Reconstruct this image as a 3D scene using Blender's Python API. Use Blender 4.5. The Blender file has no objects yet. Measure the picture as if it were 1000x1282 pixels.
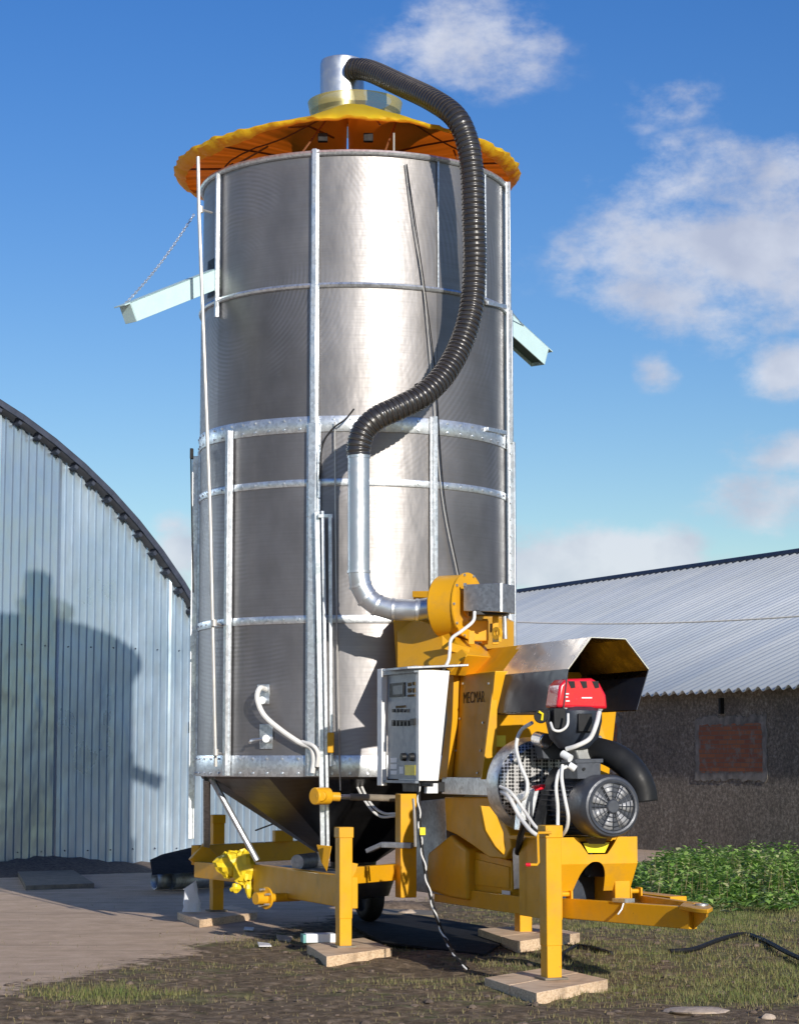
import bpy, math, random
import numpy as np
from mathutils import Vector, Matrix
random.seed(7); rng=np.random.default_rng(7)
R_=math.radians
scene=bpy.context.scene
col=scene.collection
# ------------------------------------------------------------------ camera
FOC=2740.0; PITCH=math.atan(314/FOC); CAMH=1.6
cd=bpy.data.cameras.new('camera'); cam=bpy.data.objects.new('camera',cd); col.objects.link(cam)
cd.sensor_fit='HORIZONTAL'; cd.sensor_width=36; cd.lens=36*FOC/1000; cd.clip_end=3000; cd.clip_start=.1
cam.location=(0,0,CAMH); cam.rotation_euler=(R_(90)+PITCH,0,0); scene.camera=cam
# ------------------------------------------------------------------ light
SUN_EL=R_(18); SUN_AZ=R_(22.5)        # azimuth: to the right of straight behind the camera
sdir=Vector((math.sin(SUN_AZ)*math.cos(SUN_EL),-math.cos(SUN_AZ)*math.cos(SUN_EL),math.sin(SUN_EL)))
sl=bpy.data.lights.new('sun','SUN'); sl.energy=5.0; sl.angle=R_(.5); sl.color=(1,.93,.83)
so=bpy.data.objects.new('sun',sl); col.objects.link(so); so.rotation_euler=sdir.to_track_quat('Z','Y').to_euler()
scene.view_settings.view_transform='Standard'; scene.view_settings.look='None'
scene.view_settings.exposure=0.0; scene.view_settings.gamma=1
F_=Vector((0,math.cos(PITCH),math.sin(PITCH))); U_=Vector((0,-math.sin(PITCH),math.cos(PITCH)))
def ray(px,py): return F_+Vector(((px-500)/FOC,0,0))+U_*((641-py)/FOC)
C0=Vector((0,0,CAMH))
def at(px,py,d):
    r=ray(px,py); return C0+r*(d/r.y)
def G(px,py,z=0.0):
    r=ray(px,py); return C0+r*((z-CAMH)/r.z)
# ------------------------------------------------------------------ world
w=bpy.data.worlds.new("World"); scene.world=w; w.use_nodes=True
nt=w.node_tree; N=nt.nodes; Lk=nt.links; N.clear()
out=N.new('ShaderNodeOutputWorld'); bg=N.new('ShaderNodeBackground'); bg.inputs['Strength'].default_value=.10
Lk.new(bg.outputs[0],out.inputs[0])
sky=N.new('ShaderNodeTexSky'); sky.sky_type='NISHITA'; sky.sun_disc=False
sky.sun_elevation=SUN_EL; sky.sun_rotation=math.pi-SUN_AZ; sky.air_density=1.15; sky.dust_density=.2; sky.ozone_density=3.0; sky.altitude=100
tc=N.new('ShaderNodeTexCoord')
def mth(op,a,b=None,c=None,clamp=False):
    n=N.new('ShaderNodeMath'); n.operation=op; n.use_clamp=clamp
    for i,v in enumerate((a,b,c)):
        if v is None: continue
        if isinstance(v,(int,float)): n.inputs[i].default_value=v
        else: Lk.new(v,n.inputs[i])
    return n.outputs[0]
nrm=N.new('ShaderNodeVectorMath'); nrm.operation='NORMALIZE'; Lk.new(tc.outputs['Generated'],nrm.inputs[0])
def wnoise(scale,det,rough,zs=1.6,off=0):
    mp=N.new('ShaderNodeMapping'); mp.inputs['Scale'].default_value=(1,1,zs); mp.inputs['Location'].default_value=(off,off*.7,off*.3)
    Lk.new(nrm.outputs[0],mp.inputs[0])
    n=N.new('ShaderNodeTexNoise'); n.inputs['Scale'].default_value=scale; n.inputs['Detail'].default_value=det; n.inputs['Roughness'].default_value=rough
    Lk.new(mp.outputs[0],n.inputs['Vector']); return n
nz=wnoise(26,10,.62); nz2=wnoise(11,4,.5,off=3.1)
# cumulus puffs standing at fixed directions of the sky: (azimuth/elevation through a photo point, half sizes in degrees, density)
puffs=[(590,62,2.1,1.15,.62),(540,40,1.1,.6,.40),(845,125,1.7,.75,.34),(800,160,.9,.35,.22),(950,235,3.6,1.3,.72),(1010,320,3.4,1.5,.85),(900,315,3.2,1.5,1.05),(850,360,2.0,1.0,.85),
       (880,400,1.5,.9,.75),(823,460,.55,.55,.75),(724,332,.5,.35,.55),(985,462,1.0,.6,1.0),(990,565,1.3,.5,.9),(970,630,1.6,.65,.95),(750,698,2.5,.66,1.5),(850,702,1.0,.42,.95),(670,708,1.5,.66,1.3),(760,735,3.0,.55,.55),(225,690,.7,.75,.8),(215,660,.5,.4,.55),(120,30,1.0,.3,.0)]
acc=None
for px,py,sx,sy,dn in puffs:
    r=ray(px,py).normalized()
    rt=Vector((r.y,-r.x,0)).normalized(); upv=rt.cross(r)
    def dot(v):
        n=N.new('ShaderNodeVectorMath'); n.operation='DOT_PRODUCT'; Lk.new(nrm.outputs[0],n.inputs[0]); n.inputs[1].default_value=v; return n.outputs['Value']
    dx=mth('MULTIPLY',dot(rt),1/R_(sx)); dy=mth('MULTIPLY',dot(upv),1/R_(sy))
    d2=mth('ADD',mth('MULTIPLY',dx,dx),mth('MULTIPLY',dy,dy))
    front=mth('GREATER_THAN',dot(r),.5)
    g=mth('MULTIPLY',mth('MULTIPLY',mth('EXPONENT',mth('MULTIPLY',d2,-.8)),dn),front)
    acc=g if acc is None else mth('MAXIMUM',acc,g)
nn=mth('ADD',mth('MULTIPLY',nz.outputs['Fac'],.75),mth('MULTIPLY',nz2.outputs['Fac'],.25))
dens=mth('ADD',acc,mth('MULTIPLY',mth('SUBTRACT',nn,.5),2.6))
dens=mth('MULTIPLY',dens,mth('MULTIPLY_ADD',acc,4,0,clamp=True))
mr=N.new('ShaderNodeMapRange'); mr.interpolation_type='SMOOTHSTEP'; mr.inputs['From Min'].default_value=.10; mr.inputs['From Max'].default_value=.92; mr.inputs['To Max'].default_value=.82
Lk.new(dens,mr.inputs['Value'])
# scattered cumulus over the rest of the sky (seen only in reflections)
sepb=N.new('ShaderNodeSeparateXYZ'); Lk.new(nrm.outputs[0],sepb.inputs[0])
nb=wnoise(3.2,7,.55,zs=2.4,off=7.0)
mb=N.new('ShaderNodeMapRange'); mb.inputs['From Min'].default_value=.58; mb.inputs['From Max'].default_value=.70; mb.inputs['To Max'].default_value=.8; Lk.new(nb.outputs['Fac'],mb.inputs['Value'])
back=mth('MULTIPLY_ADD',sepb.outputs['Y'],-3,2.2,clamp=True)
cl=mth('MAXIMUM',mr.outputs[0],mth('MULTIPLY',mb.outputs[0],back))
# cloud tone: white tops, greyer flat bases
ns=wnoise(24,5,.5,zs=1.2,off=1.7)
cr=N.new('ShaderNodeMix'); cr.data_type='RGBA'; cr.inputs['A'].default_value=(5.3,5.6,6.7,1); cr.inputs['B'].default_value=(7.6,7.8,8.5,1)
tone=N.new('ShaderNodeMapRange'); tone.inputs['From Min'].default_value=.35; tone.inputs['From Max'].default_value=.62; Lk.new(ns.outputs['Fac'],tone.inputs['Value']); Lk.new(tone.outputs[0],cr.inputs['Factor'])
hs=N.new('ShaderNodeHueSaturation'); hs.inputs['Saturation'].default_value=1.36; hs.inputs['Hue'].default_value=.521; hs.inputs['Value'].default_value=1.16; Lk.new(sky.outputs[0],hs.inputs['Color'])
mx=N.new('ShaderNodeMix'); mx.data_type='RGBA'; Lk.new(cl,mx.inputs['Factor']); Lk.new(hs.outputs[0],mx.inputs['A']); Lk.new(cr.outputs['Result'],mx.inputs['B'])
Lk.new(mx.outputs['Result'],bg.inputs['Color'])

# ------------------------------------------------------------------ materials
MATS={}
class NT:
    def __init__(s,name):
        s.m=bpy.data.materials.new(name); s.m.use_nodes=True; s.t=s.m.node_tree; s.b=s.t.nodes['Principled BSDF']; s.o=s.t.nodes['Material Output']; MATS[name]=s.m
        s.tc=s.t.nodes.new('ShaderNodeTexCoord')
    def n(s,kind,**kw):
        x=s.t.nodes.new(kind)
        for k,v in kw.items(): setattr(x,k,v)
        return x
    def l(s,a,b): s.t.links.new(a,b)
    def noise(s,scale,det=4,rough=.5,sc=(1,1,1),co='Object',kind='ShaderNodeTexNoise'):
        mp=s.n('ShaderNodeMapping'); mp.inputs['Scale'].default_value=sc; s.l(s.tc.outputs[co],mp.inputs[0])
        x=s.n(kind); x.inputs['Scale'].default_value=scale
        if kind=='ShaderNodeTexNoise': x.inputs['Detail'].default_value=det; x.inputs['Roughness'].default_value=rough
        s.l(mp.outputs[0],x.inputs['Vector']); return x
    def ramp(s,src,stops):
        r=s.n('ShaderNodeValToRGB'); e=r.color_ramp.elements
        while len(e)<len(stops): e.new(.5)
        for i,(p,c) in enumerate(stops):
            e[i].position=p; e[i].color=(*c,1) if len(c)==3 else c
        s.l(src,r.inputs[0]); return r.outputs[0]
    def rng(s,src,a,b,c,d):
        r=s.n('ShaderNodeMapRange')
        for k,v in zip(('From Min','From Max','To Min','To Max'),(a,b,c,d)): r.inputs[k].default_value=v
        s.l(src,r.inputs['Value']); return r.outputs[0]
    def mix(s,f,a,b,bt='MIX'):
        x=s.n('ShaderNodeMix',data_type='RGBA',blend_type=bt)
        for k,v in (('Factor',f),('A',a),('B',b)):
            if isinstance(v,(int,float)): x.inputs[k].default_value=v
            elif isinstance(v,tuple): x.inputs[k].default_value=(*v,1)
            else: s.l(v,x.inputs[k])
        return x.outputs['Result']
    def math(s,op,a,b=0.):
        x=s.n('ShaderNodeMath',operation=op)
        for i,v in enumerate((a,b)):
            if isinstance(v,(int,float)): x.inputs[i].default_value=v
            else: s.l(v,x.inputs[i])
        return x.outputs[0]
    def bump(s,h,strength=.3,dist=.01):
        b=s.n('ShaderNodeBump'); b.inputs['Strength'].default_value=strength; b.inputs['Distance'].default_value=dist; s.l(h,b.inputs['Height']); s.l(b.outputs[0],s.b.inputs['Normal']); return b
    def set(s,**kw):
        for k,v in kw.items():
            i=s.b.inputs[k.replace('_',' ')]
            if isinstance(v,(int,float)): i.default_value=v
            elif isinstance(v,tuple): i.default_value=(*v,1)
            else: s.l(v,i)
        return s
def simple(name,c,rough=.5,metal=0,var=.15,scale=8,bumps=0.,rv=.1,**kw):
    s=NT(name); n=s.noise(scale,5,.6)
    s.set(Base_Color=s.ramp(n.outputs['Fac'],[(.3,tuple(x*(1-var) for x in c)),(.7,tuple(min(1,x*(1+var)) for x in c))]),Metallic=metal)
    n2=s.noise(scale*2.3,4,.6); s.set(Roughness=s.rng(n2.outputs['Fac'],.3,.7,max(0,rough-rv),min(1,rough+rv)))
    if bumps: s.bump(s.noise(scale*4,4,.6).outputs['Fac'],bumps,.01)
    for k,v in kw.items(): s.set(**{k:v})
    return s
# perforated stainless sheet
def stainless(name,base=.5,rough=.33,aniso=.75):
    s=NT(name)
    oi=s.n('ShaderNodeObjectInfo')
    n1=s.noise(1.1,5,.6,(1,1,.7)); n2=s.noise(2.5,3,.6,(.6,.6,26)); n3=s.noise(14,4,.65)
    c=s.ramp(n1.outputs['Fac'],[(.3,(base*.72,base*.68,base*.67)),(.5,(base,base*.965,base*.965)),(.72,(base*1.25,base*1.22,base*1.24))])
    f=s.rng(oi.outputs['Random'],0,1,.86,1.10)
    hv=s.n('ShaderNodeHueSaturation'); s.l(c,hv.inputs['Color']); s.l(f,hv.inputs['Value'])
    # faint horizontal rows of perforation
    c2=s.mix(s.rng(n2.outputs['Fac'],.35,.7,0,.14),hv.outputs[0],(base*.6,base*.58,base*.55))
    wv=s.n('ShaderNodeTexWave',wave_type='RINGS',rings_direction='SPHERICAL'); wm=s.n('ShaderNodeMapping'); wm.inputs['Location'].default_value=(1.1,1.0,-6.1); wm.inputs['Scale'].default_value=(1,1,1); s.l(s.tc.outputs['Object'],wm.inputs[0]); s.l(wm.outputs[0],wv.inputs[0]); wv.inputs['Scale'].default_value=8.0; wv.inputs['Distortion'].default_value=.6; wn=s.noise(1.3,2,.5,(1,1,.8))
    c2=s.mix(s.math('MULTIPLY',s.math('MULTIPLY',wv.outputs['Fac'],.30),s.rng(wn.outputs['Fac'],.5,.62,0,1)),c2,(base*1.5,base*1.5,base*1.6))
    c3=s.mix(s.rng(n3.outputs['Fac'],.62,.75,0,.18),c2,(base*1.3,base*1.25,base*1.15))
    r=s.math('ADD',s.rng(n1.outputs['Fac'],.3,.7,-.05,.07),s.rng(n2.outputs['Fac'],.3,.7,rough-.04,rough+.05))
    s.set(Base_Color=c3,Metallic=(.82 if name=='perforated_steel' else 1.0),Roughness=r,Anisotropic=aniso)
    tg=s.n('ShaderNodeTangent',direction_type='RADIAL',axis='Z'); s.l(tg.outputs[0],s.b.inputs['Tangent']); s.b.inputs['Anisotropic Rotation'].default_value=.25
    b=s.noise(2.2,4,.55,(1,1,.45)); s.bump(b.outputs['Fac'],.32,.035)
    return s
stainless('perforated_steel',.30,.49,.45)
stainless('bright_steel',.70,.24,.3)
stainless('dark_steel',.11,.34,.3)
def galv(name,c,rough=.38,metal=.85):
    s=NT(name); v=s.noise(38,kind='ShaderNodeTexVoronoi'); n=s.noise(5,5,.6)
    c1=s.ramp(v.outputs['Color'],[(.2,tuple(x*.8 for x in c)),(.8,tuple(min(1,x*1.1) for x in c))])
    c2=s.mix(s.rng(n.outputs['Fac'],.45,.75,0,.5),c1,tuple(x*.6 for x in c))
    s.set(Base_Color=c2,Metallic=metal,Roughness=s.rng(n.outputs['Fac'],.3,.7,rough-.08,rough+.12)); return s
galv('galvanised',(.68,.72,.76)); galv('galvanised_dull',(.42,.44,.47),.5); simple('duct_metal',(.62,.66,.70),.40,.85,.05,5)
s=simple('yellow_paint',(.71,.355,.010),.42,0,.06,3,rv=.10,Specular_IOR_Level=.32)
cn=s.noise(34,4,.7); cn2=s.noise(2.5,3,.6)
s.set(Base_Color=s.mix(s.math('MULTIPLY',s.rng(cn.outputs['Fac'],.66,.70,0,.8),s.rng(cn2.outputs['Fac'],.45,.58,0,1)),s.b.inputs['Base Color'].links[0].from_socket,(.14,.075,.035)))
# grime on the paint
gn=s.noise(6,6,.65); old=s.b.inputs['Base Color'].links[0].from_socket
s.set(Base_Color=s.mix(s.rng(gn.outputs['Fac'],.48,.78,0,.42),old,(.30,.19,.07)))
simple('yellow_plastic',(.80,.58,.02),.4,0,.12,14,.3)
simple('sticker_yellow',(.85,.68,.02),.4)
simple('white_paint',(.80,.80,.78),.35,0,.04,5)
simple('panel_grey',(.17,.20,.24),.4,0,.06,9)
simple('label_white',(.75,.77,.78),.5,0,.05)
simple('black_plastic',(.015,.016,.018),.5,0,.2,Specular_IOR_Level=.25)
simple('dark_blue_casting',(.035,.045,.065),.38,.2,.2,12,.15)
simple('motor_paint',(.06,.068,.085),.42,.25,.15,10,.12)
simple('fan_cover',(.36,.37,.39),.45,.2,.25,30)
simple('grey_casting',(.30,.31,.31),.5,.4,.2,16,.2)
simple('hood_sheet',(.92,.88,.82),.22,.6,.03,4)
simple('hood_side',(.028,.036,.055),.42,.0,.1,4)  # same sheet as the hood top; dark reflection put into the colour
simple('hood_inner_shade',(.055,.035,.022),.28,.7,.2,4)  # inside of the hood sheet, its shade put into a dark colour
simple('rib_brown',(.16,.06,.02),.6)
simple('red_plastic',(.62,.012,.03),.22,0,.06,6,Coat_Weight=.5)
simple('cable_white',(.70,.70,.68),.45,0,.08,12)
simple('rubber_black',(.014,.014,.015),.6,0,.3,10,.2,Specular_IOR_Level=.25)
simple('mint_paint',(.50,.68,.70),.45,0,.05,6)
simple('mint_dark',(.10,.16,.13),.6)
simple('pole_grey',(.55,.54,.52),.4,.5,.1,10)
simple('dark_print',(.17,.12,.06),.7,Specular_IOR_Level=.1)
simple('paper_white',(.72,.76,.8),.7,0,.06,10,.3)
simple('teal_card',(.12,.35,.33),.6)
simple('tarp_black',(.016,.016,.018),.9,0,.3,5,.3,Specular_IOR_Level=.15)
simple('clear_yellow_plastic',(.55,.42,.10),.3,0,.15,6)
s=NT('canopy_fabric')
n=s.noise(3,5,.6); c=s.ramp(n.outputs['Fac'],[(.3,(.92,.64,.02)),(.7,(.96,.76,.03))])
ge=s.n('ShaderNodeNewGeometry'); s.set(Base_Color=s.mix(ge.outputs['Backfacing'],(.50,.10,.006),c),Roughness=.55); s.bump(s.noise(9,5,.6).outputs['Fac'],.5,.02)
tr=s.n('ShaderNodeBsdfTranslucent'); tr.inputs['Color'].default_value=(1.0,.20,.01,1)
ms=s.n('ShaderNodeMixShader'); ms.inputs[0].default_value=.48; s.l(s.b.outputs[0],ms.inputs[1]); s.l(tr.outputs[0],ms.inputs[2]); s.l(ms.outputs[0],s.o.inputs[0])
s=NT('collar_plastic')
s.set(Base_Color=(.62,.50,.16),Roughness=.25); tr=s.n('ShaderNodeBsdfTransparent'); tr.inputs[0].default_value=(.9,.85,.6,1)
ms=s.n('ShaderNodeMixShader'); ms.inputs[0].default_value=.62; s.l(s.b.outputs[0],ms.inputs[1]); s.l(tr.outputs[0],ms.inputs[2]); s.l(ms.outputs[0],s.o.inputs[0])
# hose
s=simple('hose_rubber',(.028,.027,.028),.32,0,.25,12,.1); s.set(Coat_Weight=.4)
simple('hose_wire',(.10,.085,.075),.35,.4)
# perforated guard: holes
s=NT('guard_mesh'); v=s.noise(36,kind='ShaderNodeTexVoronoi'); v.inputs['Randomness'].default_value=.1
hole=s.rng(v.outputs['Distance'],.44,.52,0,1)
s.set(Base_Color=s.mix(hole,(.012,.012,.014),(.50,.50,.50)),Metallic=s.rng(hole,0,1,0,.7),Roughness=.4)
# wood
s=NT('pad_wood'); n=s.noise(6,6,.6,(1,6,14)); n2=s.noise(3,5,.7)
c=s.ramp(n.outputs['Fac'],[(.25,(.42,.27,.15)),(.5,(.72,.53,.35)),(.75,(.86,.70,.50))])
s.set(Base_Color=s.mix(s.rng(n2.outputs['Fac'],.5,.72,0,.7),c,(.22,.15,.10)),Roughness=.75); s.bump(n.outputs['Fac'],.4,.01)
simple('old_board',(.20,.17,.13),.8,0,.3,8,.4)
# zinc sheets of the hall
s=NT('zinc_sheet'); oi=s.n('ShaderNodeObjectInfo'); at_=s.n('ShaderNodeAttribute',attribute_name='sheet')
n=s.noise(.9,5,.6,(1,1,.6)); n2=s.noise(7,5,.65,(1,1,.25)); v=s.noise(30,kind='ShaderNodeTexVoronoi')
c=s.ramp(n.outputs['Fac'],[(.3,(.38,.49,.60)),(.7,(.56,.67,.77))])
c=s.mix(s.rng(at_.outputs['Fac'],0,1,0,.6),c,(.26,.33,.43))
c=s.mix(s.rng(n2.outputs['Fac'],.5,.8,0,.4),c,(.36,.39,.42))
s.set(Base_Color=c,Metallic=.68,Roughness=s.math('ADD',s.rng(n.outputs['Fac'],.3,.7,.22,.34),s.rng(at_.outputs['Fac'],0,1,.08,-.06)))
s.bump(s.noise(1.3,3,.5,(1,1,.5)).outputs['Fac'],.5,.08)
simple('hall_trim',(.05,.06,.09),.5,.4,.2,6)
simple('hall_shell',(.07,.08,.10),.5,.5,.2,3)
s=NT('barn_roof_sheet'); n=s.noise(.5,5,.6,(1,1,1)); n2=s.noise(4,6,.7,(.5,.5,.5)); at_=s.n('ShaderNodeAttribute',attribute_name='sheet')
c=s.ramp(n.outputs['Fac'],[(.3,(.56,.61,.63)),(.7,(.68,.72,.73))])
c=s.mix(s.rng(at_.outputs['Fac'],.0,1,0,.5),c,(.36,.45,.58))
s.set(Base_Color=s.mix(s.rng(n2.outputs['Fac'],.52,.8,0,.35),c,(.28,.30,.33)),Metallic=.25,Roughness=.5)
s=NT('slag_wall'); n=s.noise(16,7,.8); n2=s.noise(1.4,5,.6); n3=s.noise(55,3,.7)
c=s.ramp(n.outputs['Fac'],[(.30,(.06,.05,.038)),(.5,(.27,.225,.175)),(.62,(.52,.45,.36)),(.75,(.85,.78,.66))])
c=s.mix(s.rng(n2.outputs['Fac'],.4,.7,0,.5),c,(.10,.085,.07))
s.set(Base_Color=c,Roughness=.95); s.bump(s.math('ADD',n.outputs['Fac'],s.math('MULTIPLY',n3.outputs['Fac'],.4)),1.0,.06)
s=NT('brick_infill'); mp=s.n('ShaderNodeMapping'); s.l(s.tc.outputs['UV'],mp.inputs[0])
br=s.n('ShaderNodeTexBrick'); s.l(mp.outputs[0],br.inputs['Vector']); br.inputs['Scale'].default_value=1; br.inputs['Brick Width'].default_value=.26; br.inputs['Row Height'].default_value=.08; br.inputs['Mortar Size'].default_value=.009
br.inputs['Color1'].default_value=(.36,.13,.055,1); br.inputs['Color2'].default_value=(.25,.085,.045,1); br.inputs['Mortar'].default_value=(.17,.12,.09,1)
n=s.noise(5,6,.7)
s.set(Base_Color=s.mix(s.rng(n.outputs['Fac'],.53,.64,0,.9),br.outputs['Color'],(.22,.19,.165)),Roughness=.9); s.bump(br.outputs['Fac'],-.6,.01)
simple('render_grey',(.21,.19,.165),.9,0,.5,6,.8)
# ground
s=NT('ground_soil')
pa=s.n('ShaderNodeAttribute',attribute_name='pale'); ga=s.n('ShaderNodeAttribute',attribute_name='grassy')
n1=s.noise(1.3,8,.6); n2=s.noise(9,8,.7); n3=s.noise(45,5,.7); n4=s.noise(3.2,7,.65)
soil=s.ramp(n2.outputs['Fac'],[(.28,(.038,.027,.017)),(.48,(.155,.112,.070)),(.60,(.27,.20,.13)),(.75,(.47,.38,.28))])
grass=s.ramp(n2.outputs['Fac'],[(.28,(.055,.052,.025)),(.5,(.145,.135,.06)),(.75,(.27,.24,.13))])
pale=s.ramp(n4.outputs['Fac'],[(.25,(.46,.34,.23)),(.5,(.59,.44,.315)),(.75,(.69,.53,.39))])
n5=s.noise(1.0,6,.6,(.35,2.2,1)); pale=s.mix(s.rng(n5.outputs['Fac'],.50,.70,0,.35),pale,(.25,.18,.13)); pale=s.mix(s.rng(n3.outputs['Fac'],.5,.72,0,.25),pale,(.22,.16,.12))
gm=s.math('ADD',ga.outputs['Fac'],s.rng(n4.outputs['Fac'],.35,.65,-.45,.45)); gm=s.rng(gm,.35,.65,0,1)
pm=s.math('ADD',pa.outputs['Fac'],s.rng(n1.outputs['Fac'],.3,.7,-.3,.3)); pm=s.math('ADD',pm,s.rng(n2.outputs['Fac'],.3,.7,-.22,.22)); pm=s.rng(pm,.42,.62,0,1)
c=s.mix(gm,soil,grass); c=s.mix(pm,c,pale)
s.set(Base_Color=c,Roughness=.95,Specular_IOR_Level=.2)
s.bump(s.math('ADD',n2.outputs['Fac'],s.math('MULTIPLY',n3.outputs['Fac'],.5)),.7,.04)
def foliage(name,stops,tw):
    s=NT(name); at_=s.n('ShaderNodeAttribute',attribute_name='tint')
    c=s.ramp(at_.outputs['Fac'],stops); s.set(Base_Color=c,Roughness=.6)
    tr=s.n('ShaderNodeBsdfTranslucent'); s.l(c,tr.inputs[0]); ms=s.n('ShaderNodeMixShader'); ms.inputs[0].default_value=tw
    s.l(s.b.outputs[0],ms.inputs[1]); s.l(tr.outputs[0],ms.inputs[2]); s.l(ms.outputs[0],s.o.inputs[0])
foliage('grass_blade',[(0,(.26,.20,.10)),(.45,(.21,.20,.07)),(1,(.12,.18,.04))],.25)
foliage('weed_leaf',[(0,(.10,.20,.03)),(.35,(.22,.42,.06)),(.8,(.42,.60,.16)),(1,(.60,.60,.30))],.3)
simple('clod',(.14,.105,.08),.95,0,.5,20,.8)
simple('stone',(.42,.34,.27),.85,0,.25,8,.6)
simple('scrap_white',(.7,.7,.7),.6)

# ------------------------------------------------------------------ mesh builder
def basis(d,ref=None):
    d=Vector(d).normalized(); ref=Vector(ref) if ref is not None else (Vector((0,0,1)) if abs(d.z)<.95 else Vector((1,0,0)))
    x=ref.cross(d).normalized(); y=d.cross(x); return x,y,d
class MB:
    def __init__(s): s.v=[]; s.f=[]; s.u=None
    def add(s,vs,fs):
        o=len(s.v); s.v+= [Vector(v) for v in vs]; s.f+=[[i+o for i in f] for f in fs]; return s
    def prism(s,poly,ext):
        poly=[Vector(p) for p in poly]; ext=Vector(ext); n=len(poly)
        nrm=Vector((0,0,0))
        for i in range(n): nrm+=poly[i].cross(poly[(i+1)%n])
        if nrm.dot(ext)>0: poly=poly[::-1]
        return s.add(poly+[p+ext for p in poly],[list(range(n)),list(range(2*n-1,n-1,-1))]+[[i+n,(i+1)%n+n,(i+1)%n,i] for i in range(n)])
    def box(s,c,ax,ay,az):
        c=Vector(c); ax,ay,az=Vector(ax),Vector(ay),Vector(az)
        return s.prism([c-ax-ay-az,c+ax-ay-az,c+ax+ay-az,c-ax+ay-az],az*2)
    def beam(s,p0,p1,w,h,up=(0,0,1)):
        p0=Vector(p0);p1=Vector(p1);d=(p1-p0).normalized(); x=d.cross(Vector(up)).normalized(); y=x.cross(d)
        return s.prism([p0-x*w/2-y*h/2,p0+x*w/2-y*h/2,p0+x*w/2+y*h/2,p0-x*w/2+y*h/2],p1-p0)
    def cyl(s,p0,p1,r0,r1=None,n=24,caps=True):
        r1=r0 if r1 is None else r1; return s.tube([p0,p1],[r0,r1],n,caps)
    def tube(s,path,rad,n=12,caps=True):
        path=[Vector(p) for p in path]; m=len(path)
        if not hasattr(rad,'__len__'): rad=[rad]*m
        ts=[]
        for i in range(m):
            a=path[max(0,i-1)]; b=path[min(m-1,i+1)]; ts.append((b-a).normalized())
        x,y,_=basis(ts[0]); vs=[]
        for i in range(m):
            if i: 
                x=(x-ts[i]*x.dot(ts[i])).normalized(); y=ts[i].cross(x)
            for k in range(n):
                a=2*math.pi*k/n; vs.append(path[i]+(x*math.cos(a)+y*math.sin(a))*rad[i])
        fs=[[i*n+k,i*n+(k+1)%n,(i+1)*n+(k+1)%n,(i+1)*n+k] for i in range(m-1) for k in range(n)]
        if caps: fs+= [list(range(n))[::-1],[(m-1)*n+k for k in range(n)]]
        return s.add(vs,fs)
    def lathe(s,prof,c,axis=(0,0,1),n=48,a0=0,a1=360,ref=None):
        x,y,d=basis(axis,ref); c=Vector(c); full=abs(a1-a0)>=359.9; k_=n if full else n+1; vs=[]
        for r,h in prof:
            for k in range(k_):
                a=R_(a0+(a1-a0)*k/n); vs.append(c+d*h+(x*math.cos(a)+y*math.sin(a))*r)
        fs=[]
        for i in range(len(prof)-1):
            for k in range(n):
                k2=(k+1)%k_; fs.append([i*k_+k,i*k_+k2,(i+1)*k_+k2,(i+1)*k_+k])
        return s.add(vs,fs)
    def sphere(s,c,r,n=12,sc=(1,1,1),jit=0):
        vs=[];fs=[];c=Vector(c)
        for i in range(n+1):
            th=math.pi*i/n
            for k in range(2*n):
                ph=math.pi*k/n; q=1+random.uniform(-jit,jit) if 0<i<n else 1
                vs.append(c+Vector((math.sin(th)*math.cos(ph)*sc[0],math.sin(th)*math.sin(ph)*sc[1],math.cos(th)*sc[2]))*r*q)
        for i in range(n):
            for k in range(2*n): fs.append([i*2*n+k,(i+1)*2*n+k,(i+1)*2*n+(k+1)%(2*n),i*2*n+(k+1)%(2*n)])
        return s.add(vs,fs)
    def build(s,name,mat,parent=None,root=None,bevel=0,smooth=35,solid=0,segs=2):
        me=bpy.data.meshes.new(name); off=root_loc(parent) if parent else Vector((0,0,0))
        if root is not None: off=Vector(root)
        me.from_pydata([tuple(v-off) for v in s.v],[],s.f); me.materials.append(MATS[mat]); me.update()
        if smooth:
            me.shade_smooth(); me.set_sharp_from_angle(angle=R_(smooth))
        o=bpy.data.objects.new(name,me); col.objects.link(o)
        if parent: o.parent=parent
        elif root is not None: o.location=off
        if solid:
            m=o.modifiers.new('solid','SOLIDIFY'); m.thickness=solid; m.offset=0
        if bevel:
            m=o.modifiers.new('bevel','BEVEL'); m.width=bevel; m.segments=segs; m.limit_method='ANGLE'; m.angle_limit=R_(40)
        return o
def root_loc(o):
    while o.parent: o=o.parent
    return o.location.copy()
def tag(o,label=None,cat=None,group=None,kind=None):
    if label: o['label']=label
    if cat: o['category']=cat
    if group: o['group']=group
    if kind: o['kind']=kind
    return o
def thing(name,loc,label,cat,group=None):
    o=bpy.data.objects.new(name,None); o.empty_display_size=.2; col.objects.link(o); o.location=loc; return tag(o,label,cat,group)
def spline(pts,n=8):
    pts=[Vector(p) for p in pts]; P=[pts[0]*2-pts[1]]+pts+[pts[-1]*2-pts[-2]]; out=[]
    for i in range(1,len(P)-2):
        for k in range(n):
            t=k/n; a,b,c,d=P[i-1],P[i],P[i+1],P[i+2]
            out.append(.5*((2*b)+(c-a)*t+(2*a-5*b+4*c-d)*t*t+(3*b-a-3*c+d)*t**3))
    out.append(pts[-1]); return out
def resample(path,step):
    L=[0]
    for a,b in zip(path,path[1:]): L.append(L[-1]+(b-a).length)
    n=max(2,int(L[-1]/step)); out=[]; j=0
    for i in range(n+1):
        t=L[-1]*i/n
        while j<len(L)-2 and L[j+1]<t: j+=1
        u=(t-L[j])/max(1e-9,L[j+1]-L[j]); out.append(path[j].lerp(path[j+1],u))
    return out

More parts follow.
